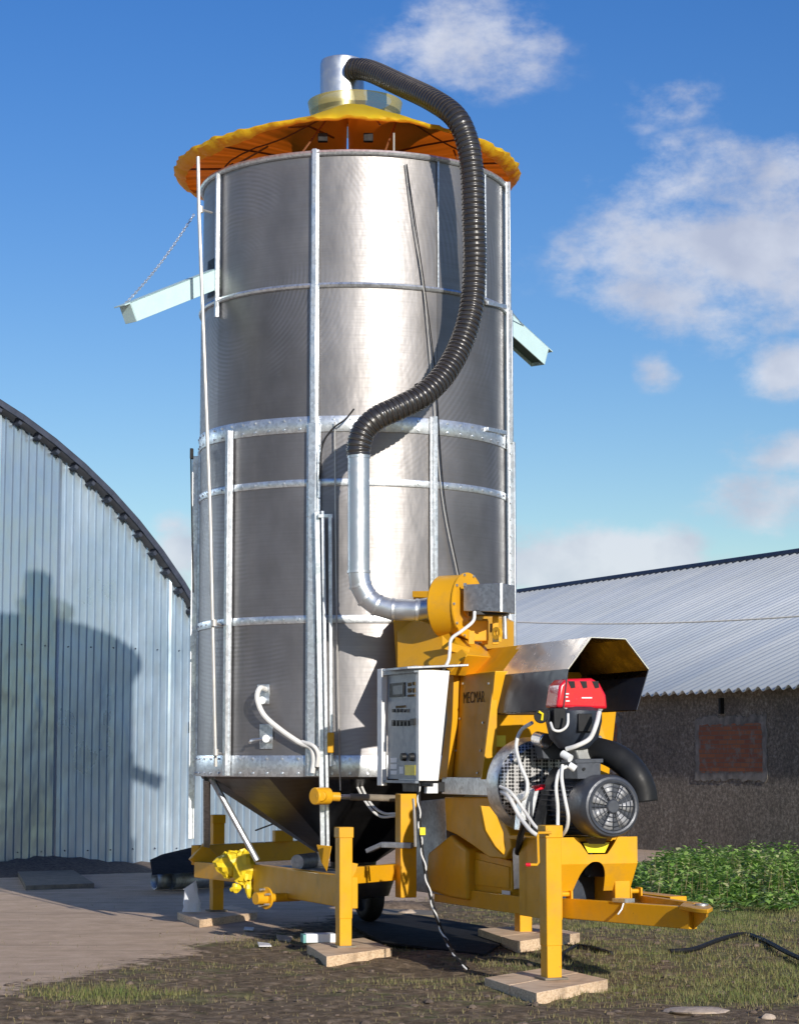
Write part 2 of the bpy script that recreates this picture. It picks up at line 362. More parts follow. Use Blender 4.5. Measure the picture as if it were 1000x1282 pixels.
# ------------------------------------------------------------------ machine frame of reference
SC=Vector((-.441,21.15,0)); SR=1.485
YAW=R_(22); AX=Vector((math.sin(YAW),-math.cos(YAW),0)); BX=Vector((math.cos(YAW),math.sin(YAW),0)); ZX=Vector((0,0,1))
LO=Vector((1.469,16.941,0))-AX*4.6+BX*.45
def L(a,b,z): return LO+AX*a+BX*b+ZX*z
def plane(px,py,p,n):
    r=ray(px,py); return C0+r*((p-C0).dot(n)/r.dot(n))
def onb(px,py,b): return plane(px,py,L(0,b,0),BX)
def ona(px,py,a): return plane(px,py,L(a,0,0),AX)
def lab(box): a0,a1,b0,b1,z0,z1=box; return L((a0+a1)/2,(b0+b1)/2,(z0+z1)/2),AX*(a1-a0)/2,BX*(b1-b0)/2,ZX*(z1-z0)/2
def abox(m,*box): return m.box(*lab(box))
def sp(phi,r,z): a=R_(phi); return Vector((SC.x+r*math.sin(a),SC.y-r*math.cos(a),z))
def zf(py,d=19.65): return at(443,py,d).z

# ================================================================== SETTING
def tensor(xs,ys): 
    X,Y=np.meshgrid(xs,ys); return X,Y
xs=np.unique(np.concatenate([np.linspace(-700,-40,12),np.linspace(-40,-6,30),np.arange(-6,7,.055),np.linspace(7,40,30),np.linspace(40,700,12)]))
ys=np.unique(np.concatenate([np.linspace(-600,-10,12),np.linspace(-10,12.6,20),np.arange(12.6,24,.055),np.linspace(24,45,90),np.linspace(45,1500,20)]))
X,Y=tensor(xs,ys)
def vnoise(X,Y,s,seed):
    r=np.random.default_rng(seed); T=r.random((256,256)); x=X/s; y=Y/s; xi=np.floor(x).astype(int); yi=np.floor(y).astype(int); fx=x-xi; fy=y-yi; fx=fx*fx*(3-2*fx); fy=fy*fy*(3-2*fy)
    g=lambda i,j:T[(i)%256,(j)%256]
    return (g(xi,yi)*(1-fx)+g(xi+1,yi)*fx)*(1-fy)+(g(xi,yi+1)*(1-fx)+g(xi+1,yi+1)*fx)*fy
def palef(X,Y):
    e=np.where(Y<20.5,-2.9+.27*(Y-15.2),-1.45+(Y-20.5)*.30+np.clip(Y-27,0,3)*.6)
    d=(e-X)/.9+.5
    return np.clip(d,0,1)
def grassf(X,Y):
    g=.17+.55*(vnoise(X,Y,1.1,3)-.5)+.3*(vnoise(X,Y,.4,4)-.5)
    g=g+np.clip((X-.3)/2.0,0,1)*.46*np.clip((Y-14.3)/1.2,0,1)
    g=g+np.exp(-((X+2.05)/.75)**2-((Y-15.6)/.55)**2)*.6
    g=g+np.clip((Y-22)/3,0,1)*np.clip((X-1)/1,0,1)*.4
    return np.clip(g,0,1)
near=(Y>12)&(Y<26)&(np.abs(X)<8)
PAL=palef(X,Y); rough=(1-.93*PAL)
Z=np.where(near,rough*(.030*(vnoise(X,Y,.33,11)-.5)+.022*(vnoise(X,Y,.13,12)-.5)+.05*(vnoise(X,Y,1.7,13)-.5)),0)
Z=Z*np.clip((Y-12)/1,0,1)*np.clip((26-Y)/2,0,1)*np.clip((8-np.abs(X))/1,0,1)-.012
def hgt(x,y):
    x=np.asarray(x,float); y=np.asarray(y,float); P=1-.93*palef(x,y)
    return P*(.030*(vnoise(x,y,.33,11)-.5)+.022*(vnoise(x,y,.13,12)-.5)+.05*(vnoise(x,y,1.7,13)-.5))*np.clip((26-y)/2,0,1)-.012
ny,nx=X.shape
me=bpy.data.meshes.new('ground'); V=np.stack([X,Y,Z],-1).reshape(-1,3)
idx=np.arange(nx*ny).reshape(ny,nx); F=np.stack([idx[:-1,:-1],idx[:-1,1:],idx[1:,1:],idx[1:,:-1]],-1).reshape(-1,4)
def mk(me,V,F):
    k=F.shape[1]; me.vertices.add(len(V)); me.vertices.foreach_set('co',V.astype(np.float32).ravel()); me.loops.add(F.size); me.loops.foreach_set('vertex_index',F.astype(np.int32).ravel())
    me.polygons.add(len(F)); me.polygons.foreach_set('loop_start',np.arange(0,F.size,k,dtype=np.int32)); me.update(calc_edges=True)
mk(me,V,F); me.shade_smooth()
for nm,arr in (('pale',PAL),('grassy',grassf(X,Y))):
    a=me.attributes.new(nm,'FLOAT','POINT'); a.data.foreach_set('value',arr.astype(np.float32).ravel())
me.materials.append(MATS['ground_soil']); o=bpy.data.objects.new('ground',me); col.objects.link(o); tag(o,kind='structure')

def blades(name,mat,P,H,W,T,label,cat,lean=.6):
    n=len(P); ang=rng.uniform(0,2*np.pi,n); dx=np.cos(ang); dy=np.sin(ang); le=rng.uniform(0,lean,n)*H; la=rng.uniform(0,2*np.pi,n)
    V=np.zeros((n,3,3)); V[:,0]=P; V[:,1]=P; V[:,0,0]-=dx*W/2; V[:,0,1]-=dy*W/2; V[:,1,0]+=dx*W/2; V[:,1,1]+=dy*W/2
    V[:,2]=P; V[:,2,0]+=np.cos(la)*le; V[:,2,1]+=np.sin(la)*le; V[:,2,2]+=H
    me=bpy.data.meshes.new(name); mk(me,V.reshape(-1,3),np.arange(n*3).reshape(n,3))
    a=me.attributes.new('tint','FLOAT','POINT'); a.data.foreach_set('value',np.repeat(T,3).astype(np.float32))
    me.materials.append(MATS[mat]); o=bpy.data.objects.new(name,me); col.objects.link(o); tag(o,label,cat,kind='stuff'); return o
# short grass
n=420000; x=rng.uniform(-4.2,6.2,n); y=13+ (33-13)*rng.random(n)**1.5
keep=(np.abs(x)<y*.2)&(rng.random(n)<np.clip((grassf(x,y)-.28)*1.5+.30*(vnoise(x,y,.12,21)-.45),.03,1)*(1-.97*np.clip(palef(x,y)*1.6-.5,0,1)))
x=x[keep][:120000]; y=y[keep][:120000]; n=len(x)
blades('grass','grass_blade',np.stack([x,y,hgt(x,y)-.004],1),rng.uniform(.012,.045,n)*(.7+grassf(x,y)*.8),rng.uniform(.004,.009,n),np.clip(grassf(x,y)*.9+rng.normal(0,.25,n)-.1,0,1),'short worn grass and dry stalks over the bare soil','grass')
# clods and gravel
m=MB(); 
for i in range(520):
    yy=13+11*random.random()**1.6; xx=random.uniform(-.2,.2)*yy
    pv=float(palef(np.array(xx),np.array(yy)))
    if random.random()<pv*.93: continue
    r=random.choice([.008,.01,.012,.016,.02,.03]); z=float(hgt(xx,yy))
    m.sphere((xx,yy,z+r*.2),r,4,(random.uniform(.8,1.5),random.uniform(.8,1.5),random.uniform(.4,.8)),.25)
tag(m.build('soil_clods','clod',smooth=20),'small brown clods and grit strewn over the bare soil','clods',kind='stuff')
# weeds in front of the barn: leafy stems
PV=[];PF=[];PT=[]
def leaf(base,d,up,l,wd,t):
    o=len(PV); s_=d.cross(up).normalized()
    mid=base+d*l*.5+up*l*.10; tip=base+d*l-up*l*.12
    for v in (base,mid+s_*wd/2,tip,mid-s_*wd/2): PV.append(v)
    PF.append((o,o+1,o+2,o+3)); PT.extend([t]*4)
for i in range(1900):
    yy=random.uniform(23.0,33.5); lo=(.110*yy); xx=random.uniform(lo-.1,yy*.2)
    if yy<23.6+random.random()*1.6+ .4*math.sin(xx*3)+.3*math.sin(xx*7.1): continue
    if xx< 2.65 and yy<25: continue
    Hh=random.uniform(.08,.50)*max(.12,min(.82,.2+(yy-23.8)/4.2))*min(1,.4+(xx-lo+.1)/.8)*(.55+.75*float(vnoise(np.array(xx),np.array(yy),.9,31))); base=Vector((xx,yy,0)); t0=random.gauss(.5,.2)
    lean=Vector((random.uniform(-.2,.2),random.uniform(-.2,.2),1)).normalized()
    k=int(Hh/.022)
    for j in range(k):
        f=(j+1)/k; p=base+lean*Hh*f; a=j*2.4+random.random(); d=Vector((math.cos(a),math.sin(a),random.uniform(.0,.7))).normalized()
        leaf(p,d,ZX,random.uniform(.10,.22)*(1.15-f*.6),random.uniform(.035,.075),min(1,max(0,t0+random.gauss(0,.15)+f*.15)))
me=bpy.data.meshes.new('weeds'); mk(me,np.array([tuple(v) for v in PV]),np.array(PF)); a=me.attributes.new('tint','FLOAT','POINT'); a.data.foreach_set('value',np.array(PT,dtype=np.float32))
me.materials.append(MATS['weed_leaf']); o=bpy.data.objects.new('weeds',me); col.objects.link(o); tag(o,'tall green leafy weeds growing thick along the dark barn wall','weeds',kind='stuff')

n=420; y=rng.uniform(24.8,31,n); x=y*rng.uniform(.112,.2,n)
blades('dry_stalks','grass_blade',np.stack([x,y,np.zeros(n)],1),rng.uniform(.2,.48,n),rng.uniform(.008,.014,n),rng.uniform(0,.35,n),'thin dry stalks sticking up among the green weeds by the barn','stalks',.35)
# ------------------------------------------------------------------ arched hall (left)
HA=G(0,1092); HB=G(184,1086); HD=(HB-HA).normalized(); HN=Vector((HD.y,-HD.x,0))   # HN faces the camera side
def hp(u,z,o=0): return HA+HD*u+HN*o+ZX*z
prof=[(-4.05+8.9*math.sin(R_(t)),-1.08+8.9*math.cos(R_(t))) for t in range(0,57,4)]
prof+=[(3.95,3.15),(4.75,2.2),(5.3,1.1),(5.65,0.0)]
full=[(-8.1-u,z) for u,z in prof[::-1]][:-1]+prof
def topz(u):
    for (u0,z0),(u1,z1) in zip(full,full[1:]):
        if u0<=u<=u1: return z0+(z1-z0)*(u-u0)/(u1-u0)
    return 0
hall=thing('arched_hall',tuple(hp(0,0)),'big arched hall clad in upright ribbed zinc sheets','building')
# gable wall: trapezoid ribbed sheets, each rib real
m=MB(); us=[]; pitch=.13; u=-13.0
sheetval=[]
fac=[]
while u<5.5:
    for k,(du,o) in enumerate(((0,0),(.06,0),(.073,.030),(.115,.030))): us.append((u+du,o))
    u+=pitch
rs=random.Random(5); sv={}
vs=[];fs=[];att=[]
for i,(uu,o) in enumerate(us):
    tz=max(.05,topz(uu)-.10); sh=int((uu+13)//.99); 
    if sh not in sv: sv[sh]=(rs.random(),rs.uniform(-.02,.02),rs.uniform(-.015,.015))
    for k in range(4):
        z=tz*k/3; vs.append(hp(uu,z,o+sv[sh][1]*(.5)+sv[sh][2]*math.sin(z*1.3)+.01*math.sin(uu*1.7+z)))
        att.append(sv[sh][0])
for i in range(len(us)-1):
    for k in range(3): fs.append([i*4+k,(i+1)*4+k,(i+1)*4+k+1,i*4+k+1])
m.add(vs,fs); o=m.build('gable_wall','zinc_sheet',hall,smooth=12); a=o.data.attributes.new('sheet','FLOAT','POINT'); a.data.foreach_set('value',np.array(att,dtype=np.float32))
# shell with overhang, behind and slightly in front of the gable
m=MB(); vs=[];fs=[]
for (u,z) in full:
    for o_ in (.22,-26): vs.append(hp(u,z,o_))
n_=len(full)
nrmsx=[]
for i in range(n_-1): fs.append([i*2,i*2+1,(i+1)*2+1,(i+1)*2])
m.add(vs,fs); m.build('roof_shell','hall_shell',hall,solid=.05,smooth=40)
m=MB(); 
for i in range(n_-1):
    (u0,z0),(u1,z1)=full[i],full[i+1]; d=Vector((u1-u0,z1-z0)).normalized(); nx_,nz_=-d.y,d.x
    m.add([hp(u0,z0,.26),hp(u1,z1,.26),hp(u1-nx_*.08,z1-nz_*.08,.26),hp(u0-nx_*.08,z0-nz_*.08,.26),hp(u0,z0,.23),hp(u1,z1,.23),hp(u1-nx_*.08,z1-nz_*.08,.23),hp(u0-nx_*.08,z0-nz_*.08,.23)],[[0,1,2,3],[7,6,5,4],[0,4,5,1],[2,6,7,3]])
m.build('edge_trim','hall_trim',hall,smooth=0)
for i in range(60):   # purlin ends under the overhang
    t=i/59*(n_-1); k=min(n_-2,int(t)); f=t-k; u0,z0=full[k]; u1,z1=full[k+1]; u_=u0+(u1-u0)*f; z_=z0+(z1-z0)*f; d=Vector((u1-u0,z1-z0)).normalized()
    if u_<-1.2: continue
    m=MB(); m.box(hp(u_+d.y*.09,z_-d.x*.09,.11),HD*d.x*.03+ZX*d.y*.03,HN*.10,(HD*-d.y+ZX*d.x)*.05); m.build('purlin','hall_trim',hall,smooth=0)
for zz in (.28,3.35):
    u=-1
    while u<5.2:
        if topz(u)>zz+.4:
            m=MB(); m.cyl(hp(u+.095,zz+random.uniform(-.015,.015),.02),hp(u+.095,zz,.042),.010,n=6); m.build('screw','hall_trim',hall,smooth=0)
        u+=pitch*3
# small vent box and conduit on the hall
m=MB(); p=hp(3.25,2.15,.09); m.box(p,HD*.07,HN*.06,ZX*.09); m.build('junction_box','black_plastic',hall,bevel=.01)
m=MB(); m.box(hp(3.42,2.28,.06),HD*.12,HN*.03,ZX*.04); m.tube([hp(3.45,2.3,.06),hp(3.5,3.4,.07),hp(3.55,4.1,.05)],.012,6); m.build('bracket','hall_trim',hall)

# board and dark mound at the hall's foot
def gbox(m,pts,h,z0=-.03):
    P=[G(x,y) for x,y in pts]; m.prism([Vector((p.x,p.y,z0)) for p in P],(0,0,h-z0)); return P
m=MB(); P=gbox(m,[(22,1096),(92,1094),(118,1111),(32,1114)],.05); tag(m.build('board','old_board',root=P[0],bevel=.006),'worn pale board lying flat at the foot of the arched hall','board')
# rubber skirting mound of earth along the hall
m=MB(); vs=[];fs=[]
for i in range(90):
    u=-8+i*.15; h=.12+.06*math.sin(u*2.1)+.05*random.random()
    for k,(o_,f) in enumerate(((.06,1),(.35,.75),(.8,.3),(1.25+.15*random.random(),-.15))): vs.append(hp(u,h*f,o_))
for i in range(89):
    for k in range(3): fs.append([i*4+k,(i+1)*4+k,(i+1)*4+k+1,i*4+k+1])
m.add(vs,fs); tag(m.build('earth_bank','clod',smooth=60),kind='structure')

# ------------------------------------------------------------------ barn (right)
th=R_(26); BV=Vector((-math.sin(th),math.cos(th),0)); BN=Vector((math.cos(th),math.sin(th),0))
BE=at(1000,862,36.3); EZ=BE.z; BE=Vector((BE.x,BE.y,0)); sl_=math.tan(R_(22)); W_=9.0
def bp(t,n,z): return BE+BV*t+BN*n+ZX*z
barn=thing('long_barn',tuple(bp(0,.35,0)),'long low barn with rough dark slag walls and grey corrugated roof','building')
m=MB()
wall0=.28
m.prism([bp(-12,wall0,-.1),bp(-12,wall0+.4,-.1),bp(60,wall0+.4,-.1),bp(60,wall0,-.1)],(0,0,EZ+.02+wall0*sl_))
o=m.build('wall','slag_wall',barn,smooth=0)
m=MB(); m.prism([bp(60,wall0,-.1),bp(60,2*W_-wall0,-.1),bp(60,2*W_-wall0,EZ),bp(60,W_,EZ+W_*sl_-.15),bp(60,wall0,EZ)],BV*.3); m.build('end_wall','slag_wall',barn,smooth=0)
m=MB(); m.prism([bp(-12,wall0,-.1),bp(-12,2*W_-wall0,-.1),bp(-12,2*W_-wall0,EZ),bp(-12,W_,EZ+W_*sl_-.15),bp(-12,wall0,EZ)],BV*-.3); m.build('end_wall','slag_wall',barn,smooth=0)
# corrugated roof slopes
def roofslope(sgn):
    ts=np.arange(-12.4,60.6,.04); vs=[];fs=[];att=[];r=random.Random(9); sh={}
    for i,t in enumerate(ts):
        zc=.042*math.cos(2*math.pi*t/.29); k=int((t+12.4)//1.1)
        for j,nn_ in enumerate((0,W_)):
            n2=nn_ if sgn>0 else 2*W_-nn_
            lift=0
            key=k
            if key not in sh: sh[key]=(r.random() if r.random()<.25 else r.random()*.35, r.uniform(-.003,.003))
            vs.append(bp(t,n2,EZ+nn_*sl_+zc+lift+sh[key][1]+.02)); att.append(sh[key][0])
    for i in range(len(ts)-1):
        fs.append([i*2,(i+1)*2,(i+1)*2+1,i*2+1])
    m=MB(); m.add(vs,fs); o=m.build('roof_sheets','barn_roof_sheet',barn,smooth=60); a=o.data.attributes.new('sheet','FLOAT','POINT'); a.data.foreach_set('value',np.array(att,dtype=np.float32))
    sd=o.modifiers.new('s','SOLIDIFY'); sd.thickness=.012
roofslope(1); roofslope(-1)
m=MB(); 
for s_ in (0,.0):pass
m.tube([bp(-12.5,W_,EZ+W_*sl_+.05),bp(60.5,W_,EZ+W_*sl_+.05)],.10,8); m.build('ridge_cap','hall_trim',barn)
def bfacade(px,py): return plane(px,py,bp(0,wall0,0),BN)
def infill(x0,y0,x1,y1):
    A_=bfacade(x0,y1); B_=bfacade(x1,y1); zt=bfacade((x0+x1)/2,y0).z; zb=A_.z
    t0=(A_-BE).dot(BV); t1=(B_-BE).dot(BV)
    lo,hi=min(t0,t1),max(t0,t1); rj=random.Random(int(x0))
    def ragged(g,jit,off,th):
        pts=[]
        for (a,c),(b,d) in (((lo-g,zb-g),(hi+g,zb-g)),((hi+g,zb-g),(hi+g,zt+g)),((hi+g,zt+g),(lo-g,zt+g)),((lo-g,zt+g),(lo-g,zb-g))):
            n=max(6,int(math.hypot(b-a,d-c)/.07))
            for k in range(n): f=k/n; pts.append((a+(b-a)*f+rj.uniform(-jit,jit),c+(d-c)*f+rj.uniform(-jit,jit)))
        m=MB(); m.prism([bp(t,wall0-off,z) for t,z in pts],BN*th); return m,pts
    m,_=ragged(.12,.035,.014,.03); f=m.build('window_surround','render_grey',barn,smooth=0)
    m,pts=ragged(-.02,.022,.020,.02); o=m.build('brick_infill','brick_infill',f,smooth=0)
    uv=o.data.uv_layers.new(name='UVMap')
    for lp_ in o.data.loops:
        v=Vector(o.data.vertices[lp_.vertex_index].co)+root_loc(o); uv.data[lp_.index].uv=((v-BE).dot(BV),v.z)
infill(876,906,956,968); infill(752,906,774,960)
m=MB()
p=bfacade(905,884)
m.box(p-BN*.04,BV*.03,BN*.04,ZX*.14); m.build('drain_stub','rubber_black',barn)
# thin cable strung across in front of the barn roof
A_=at(560,774,31); B_=at(1120,761,25); mid=[A_.lerp(B_,t)-ZX*(.25*4*t*(1-t)*.5) for t in np.linspace(0,1,14)]
m=MB(); m.tube(mid,.013,6); tag(m.build('overhead_wire','cable_white',root=A_),'thin pale wire strung across the air in front of the barn roof','wire')

# ================================================================== GRAIN DRYER
D=thing('grain_dryer',tuple(SC),'tall stainless mobile grain dryer on a yellow trailer frame with jack legs','grain dryer')
ZT=[zf(190),zf(356),zf(530),zf(603),zf(775),zf(972)]
up_edges=[-12.7+45*k for k in range(9)]; lo_edges=[-100,-48,-12.7,29.5,78,125,170,215,260]
def arc_panel(p0,p1,z0,z1,r,nseg=10):
    m=MB(); vs=[];fs=[]
    for i in range(nseg+1):
        ph=p0+(p1-p0)*i/nseg
        for z in (z0,z1): vs.append(sp(ph,r,z))
    for i in range(nseg): fs.append([i*2,(i+1)*2,(i+1)*2+1,i*2+1])
    m.add(vs,fs); return m
for t in range(5):
    ed=up_edges if t<2 else lo_edges
    for k in range(8):
        r=SR+(0,.006,.010,.010,.010)[t]+(k%2)*.003
        arc_panel(ed[k]-.4,ed[k+1]+.4,ZT[t+1],ZT[t],r,12).build('wall_panel','perforated_steel',D,smooth=60)
def ring(z0,z1,r,name,mat,bolts=0,lip=.0,off=0):
    m=MB(); m.lathe([(r-.02,z0),(r+.012,z0),(r+.014,z0+.004),(r+.014,z1-.004),(r+.012,z1),(r-.02,z1)],SC,n=96)
    if bolts:
        for k in range(bolts):
            a=360*k/bolts+off
            for z in ([ (z0+z1)/2] if z1-z0<.1 else [z0+.03,z1-.03]): m.cyl(sp(a,r+.012,z),sp(a,r+.024,z),.011,n=6)
    o=m.build(name,mat,D,smooth=50)
    return o
# top rim: round tube
m=MB(); m.tube([sp(a,SR+.015,ZT[0]) for a in range(0,361,5)],.028,8,False); m.build('top_rim','galvanised',D)
m=MB(); m.tube([sp(a,SR+.015,ZT[1]) for a in range(0,361,5)],.026,8,False); m.build('hoop','galvanised',D)
ring(zf(540),zf(520),SR+.008,'band','galvanised',60)
ring(zf(608),zf(599),SR+.008,'band','galvanised',60)
ring(zf(780),zf(770),SR+.008,'band','galvanised',60)
ring(zf(973),zf(946),SR+.010,'base_band','galvanised',60)
# lid under the canopy
m=MB(); m.lathe([(.01,ZT[0]+.22),(.4,ZT[0]+.18),(SR-.01,ZT[0]-.02)],SC,n=64); m.build('lid','dark_steel',D,smooth=60)
# vertical posts
def post(phi,z0,z1,w,dpt,name='post',mat='galvanised',bolts=False,r=SR+.012,lean=0):
    a=R_(phi); rad=Vector((math.sin(a),-math.cos(a),0)); tan=Vector((math.cos(a),math.sin(a),0))
    m=MB(); c=SC+rad*(r+dpt/2)
    # hat profile: flange + raised web
    m.box(Vector((c.x,c.y,(z0+z1)/2)),tan*w*.5,rad*dpt*.15,ZX*(z1-z0)/2)
    m.box(Vector((c.x,c.y,(z0+z1)/2))+rad*dpt*.5,tan*w*.27,rad*dpt*.5,ZX*(z1-z0)/2)
    if bolts:
        z=z0+.1
        while z<z1-.05:
            for s_ in (-1,1): m.cyl(c+tan*w*.4*s_+rad*dpt*.12+ZX*z,c+tan*w*.4*s_+rad*(dpt*.15+.012)+ZX*z,.010,n=6)
            z+=.16
    o=m.build(name,mat,D,bevel=.0025)
    return o
for ph in (-12.7,77.3,167.3,257.3):
    post(ph,ZT[1],ZT[0]+.03,.075,.04); post(ph,ZT[2]-.02,ZT[1],.085,.05)
    if ph!=77.3: post(ph,ZT[5]-(.0 if ph<0 else 0),ZT[2],.13,.06,bolts=True)
post(78,ZT[5]-.55,ZT[2],.12,.06,bolts=True)
post(-57.7,zf(378),ZT[0]-.01,.05,.03); post(32.3,ZT[1],ZT[0],.018,.006); post(57,ZT[1],ZT[0],.02,.006)
post(-48,ZT[5],zf(532)+.02,.075,.045,bolts=False); post(29.5,zf(806),zf(518),.07,.05); post(-85,ZT[5]-.6,zf(545),.07,.05)
post(122,ZT[5],zf(532),.07,.05); post(212,ZT[5],zf(532),.07,.05)
# main leg beside the front post, running down to the frame
def rel(px,py,d): return at(px,py,d)
m=MB(); m.beam(at(397,640,19.55),at(405,1078,19.55),.05,.05,(0,1,0)); m.beam(at(404,640,19.52),at(411,1078,19.52),.03,.07,(0,1,0)); m.build('support_leg','galvanised',D,bevel=.004)
m=MB(); m.beam(at(413,645,19.5),at(415,960,19.5),.03,.04,(0,1,0)); 
m.beam(at(398,646,19.5),at(416,646,19.5),.035,.035); m.build('guide_rail','galvanised',D,bevel=.003)
m=MB(); m.box(at(414,930,19.45),Vector((.03,0,0)),Vector((0,.03,0)),ZX*.09); m.build('yellow_clamp','yellow_paint',D,bevel=.008)
# left slim pole
m=MB(); m.tube([at(248,196,19.9),at(249,262,19.88),at(263,640,19.9),at(270,960,20.0)],.017,10); m.build('long_pole','pole_grey',D)
for (x,y) in ((251,262),(268,780),(270,942)):
    m=MB(); m.tube([at(x,y,19.95),at(x+14,y+4,20.35)],.012,6); m.cyl(at(x,y-4,19.92),at(x,y+4,19.92),.026,n=12); m.build('pole_clip','pole_grey',D)
# thin wires on the wall
def wire(pts,r,mat='rubber_black',name='cable',parent=None,sp_=True,n=6):
    m=MB(); m.tube(spline(pts,6) if sp_ else pts,r,n); return m.build(name,mat,parent or D)
def wallpt(px,py,off=.02):
    r=ray(px,py); o_=C0-SC; a=r.x**2+r.y**2; b=2*(o_.x*r.x+o_.y*r.y); c=o_.x**2+o_.y**2-(SR+off)**2; dsc=b*b-4*a*c
    t=(-b-math.sqrt(max(0,dsc)))/(2*a); return C0+r*t
wire([wallpt(507,205),wallpt(515,270),wallpt(530,360,.04),wallpt(541,480,.04),wallpt(553,620,.04),wallpt(573,722,.06)],.006,'pole_grey')
wire([wallpt(509,205),wallpt(520,280,.03),wallpt(533,370,.05),wallpt(545,470,.03),wallpt(556,620,.04),wallpt(575,722,.06)],.006,'rubber_black')
wire([wallpt(419,528,.06),wallpt(420,700,.06),wallpt(423,860,.06),wallpt(426,990,.06)],.007,'pole_grey')
wire([wallpt(443,512,.05),wallpt(432,525,.12),wallpt(415,538,.12),wallpt(403,560,.12),wallpt(400,600,.1)],.008,'rubber_black')
wire([at(239,570,20.6),at(240,640,20.6),at(242,742,20.6)],.008,'rubber_black')
m=MB(); m.box(at(240,568,20.6),Vector((.015,0,0)),Vector((0,.03,0)),ZX*.05); m.build('sensor_box','black_plastic',D,bevel=.005)
wire([wallpt(515,486,.02),wallpt(522,500,.03),wallpt(528,512,.05)],.022,'rubber_black','hose_bracket',n=8)
wire([wallpt(521,480,.02),wallpt(526,490,.03),wallpt(532,508,.05)],.018,'rubber_black','hose_bracket',n=8)
# sampling plates, conduit, handle
def plate(px0,py0,px1,py1):
    P=[wallpt(px0,py1,.02),wallpt(px1,py1,.02),wallpt(px1,py0,.02),wallpt(px0,py0,.02)]; m=MB(); m.prism(P,Vector((.25,-.95,0))*.015); return m.build('cover_plate','galvanised',D,bevel=.003)
plate(322,857,337,882); plate(325,907,341,938)
wire([wallpt(332,863,.03),wallpt(325,862,.14),wallpt(322,875,.16),wallpt(330,895,.14),wallpt(350,913,.12),wallpt(375,930,.12),wallpt(389,936,.14),wallpt(393,950,.14),wallpt(391,968,.14)],.024,'cable_white','conduit',n=10)
wire([wallpt(378,929,.12),wallpt(392,934,.18),wallpt(398,944,.18),wallpt(397,960,.16)],.018,'cable_white','conduit',n=10)
m=MB(); m.cyl(wallpt(328,877,.02),wallpt(328,877,.10),.035,n=14); m.build('socket','galvanised',D)
m=MB(); m.cyl(wallpt(333,925,.02),wallpt(333,925,.12),.035,n=14); m.tube([wallpt(333,925,.10),wallpt(314,927,.10),wallpt(313,930,.13)],.014,8); m.build('lever_handle','galvanised',D)
# hopper
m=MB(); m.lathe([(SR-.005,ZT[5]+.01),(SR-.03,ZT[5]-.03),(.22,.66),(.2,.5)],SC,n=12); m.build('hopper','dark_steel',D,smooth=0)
m=MB(); m.tube([at(265,975,20.6),at(322,1078,20.5)],.03,8); m.build('brace','galvanised_dull',D)
m=MB(); m.beam(at(259,975,20.9),at(259,1058,22.4),.06,.06,(0,1,0)); m.build('rear_leg','galvanised_dull',D,bevel=.004)
wire([at(320,1040,21.6),at(400,1010,20.4)],.008,'rubber_black',sp_=False)
for a_ in (0,1):
    wire([at(442+a_*6,975,19.9),at(458+a_*5,1005,19.7),at(475+a_*4,1022-a_*4,19.6),at(496,1022-a_*3,19.5)],.012,'cable_white')
# ---------------- canopy
zr=at(216,226,21.15).z+.075; RC=1.70
CAN=Vector((-.075,0,0))
def spc(ph,r,z): return sp(ph,r,z)+CAN
def cz(r,ph):
    d=((ph-6+180)%360)-180
    k=(RC-r)/(RC-.42)
    z=zr+.05*k+.40*math.exp(-abs(d/27)**3)*min(1,k*1.35)**.8
    z+=-.006*abs(math.sin(R_(ph*8)))*(.3+.7*(1-k))+ .003*math.sin(R_(ph*37))*(1-k)+.003*math.sin(R_(ph*71+40))*(1-k)
    z+=.075*math.exp(-(d/48)**2)*(1-.4*k)
    if d<0 or d>0: z+= -.0*math.exp(-((d)/30)**2)*(1-k)
    return z
m=MB(); vs=[];fs=[]; na=288; rr=[.02,.2,.36,.5,.7,.9,1.1,1.3,1.45,1.58,1.66,RC]
for i,r in enumerate(rr):
    for k in range(na):
        ph=k*360/na; rj=r+(.012*math.sin(R_(ph*29))+.010*math.sin(R_(ph*61)) if i==len(rr)-1 else 0); vs.append(spc(ph,rj,cz(r,ph)))
for dr_,dz_ in ((.004,-.035),(-.045,-.085),(-.11,-.10)):
    for k in range(na):
        ph=k*360/na; g_=math.sin(R_(ph*48))*.005+.003*math.sin(R_(ph*31)); q_=1-.75*math.exp(-((((ph-10+180)%360)-180)/42)**4); vs.append(spc(ph,RC+dr_*q_+g_,cz(RC,ph)+dz_*q_+.006*math.sin(R_(ph*23))))
for i in range(len(rr)+2):
    for k in range(na): fs.append([i*na+k,i*na+(k+1)%na,(i+1)*na+(k+1)%na,(i+1)*na+k])
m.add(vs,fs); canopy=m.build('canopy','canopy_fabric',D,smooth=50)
m=MB()
for k in range(12):
    ph=k*30+12; m.tube([spc(ph,.4,cz(.4,ph)-.03),spc(ph,1.1,cz(1.1,ph)-.035),spc(ph,RC-.08,cz(RC,ph)-.045)],.010,6)
    m.tube([sp(ph,SR,ZT[0]+.02),sp(ph+8,1.25,cz(1.25,ph+8)-.04)],.010,5)
m.tube([sp(a,1.3,cz(1.3,a)-.04) for a in range(0,361,5)],.008,5,False)
m.build('canopy_ribs','rib_brown',canopy)
for px in (404,461):
    m=MB(); m.box(wallpt(px,172,-.05),Vector((.045,0,0)),Vector((0,.03,0)),ZX*.04); m.build('rib_bracket','rubber_black',canopy,bevel=.006)
m=MB(); m.tube([wallpt(493,190,.02),wallpt(493,166,.06)],.010,6); m.build('rib_stay','pole_grey',canopy)
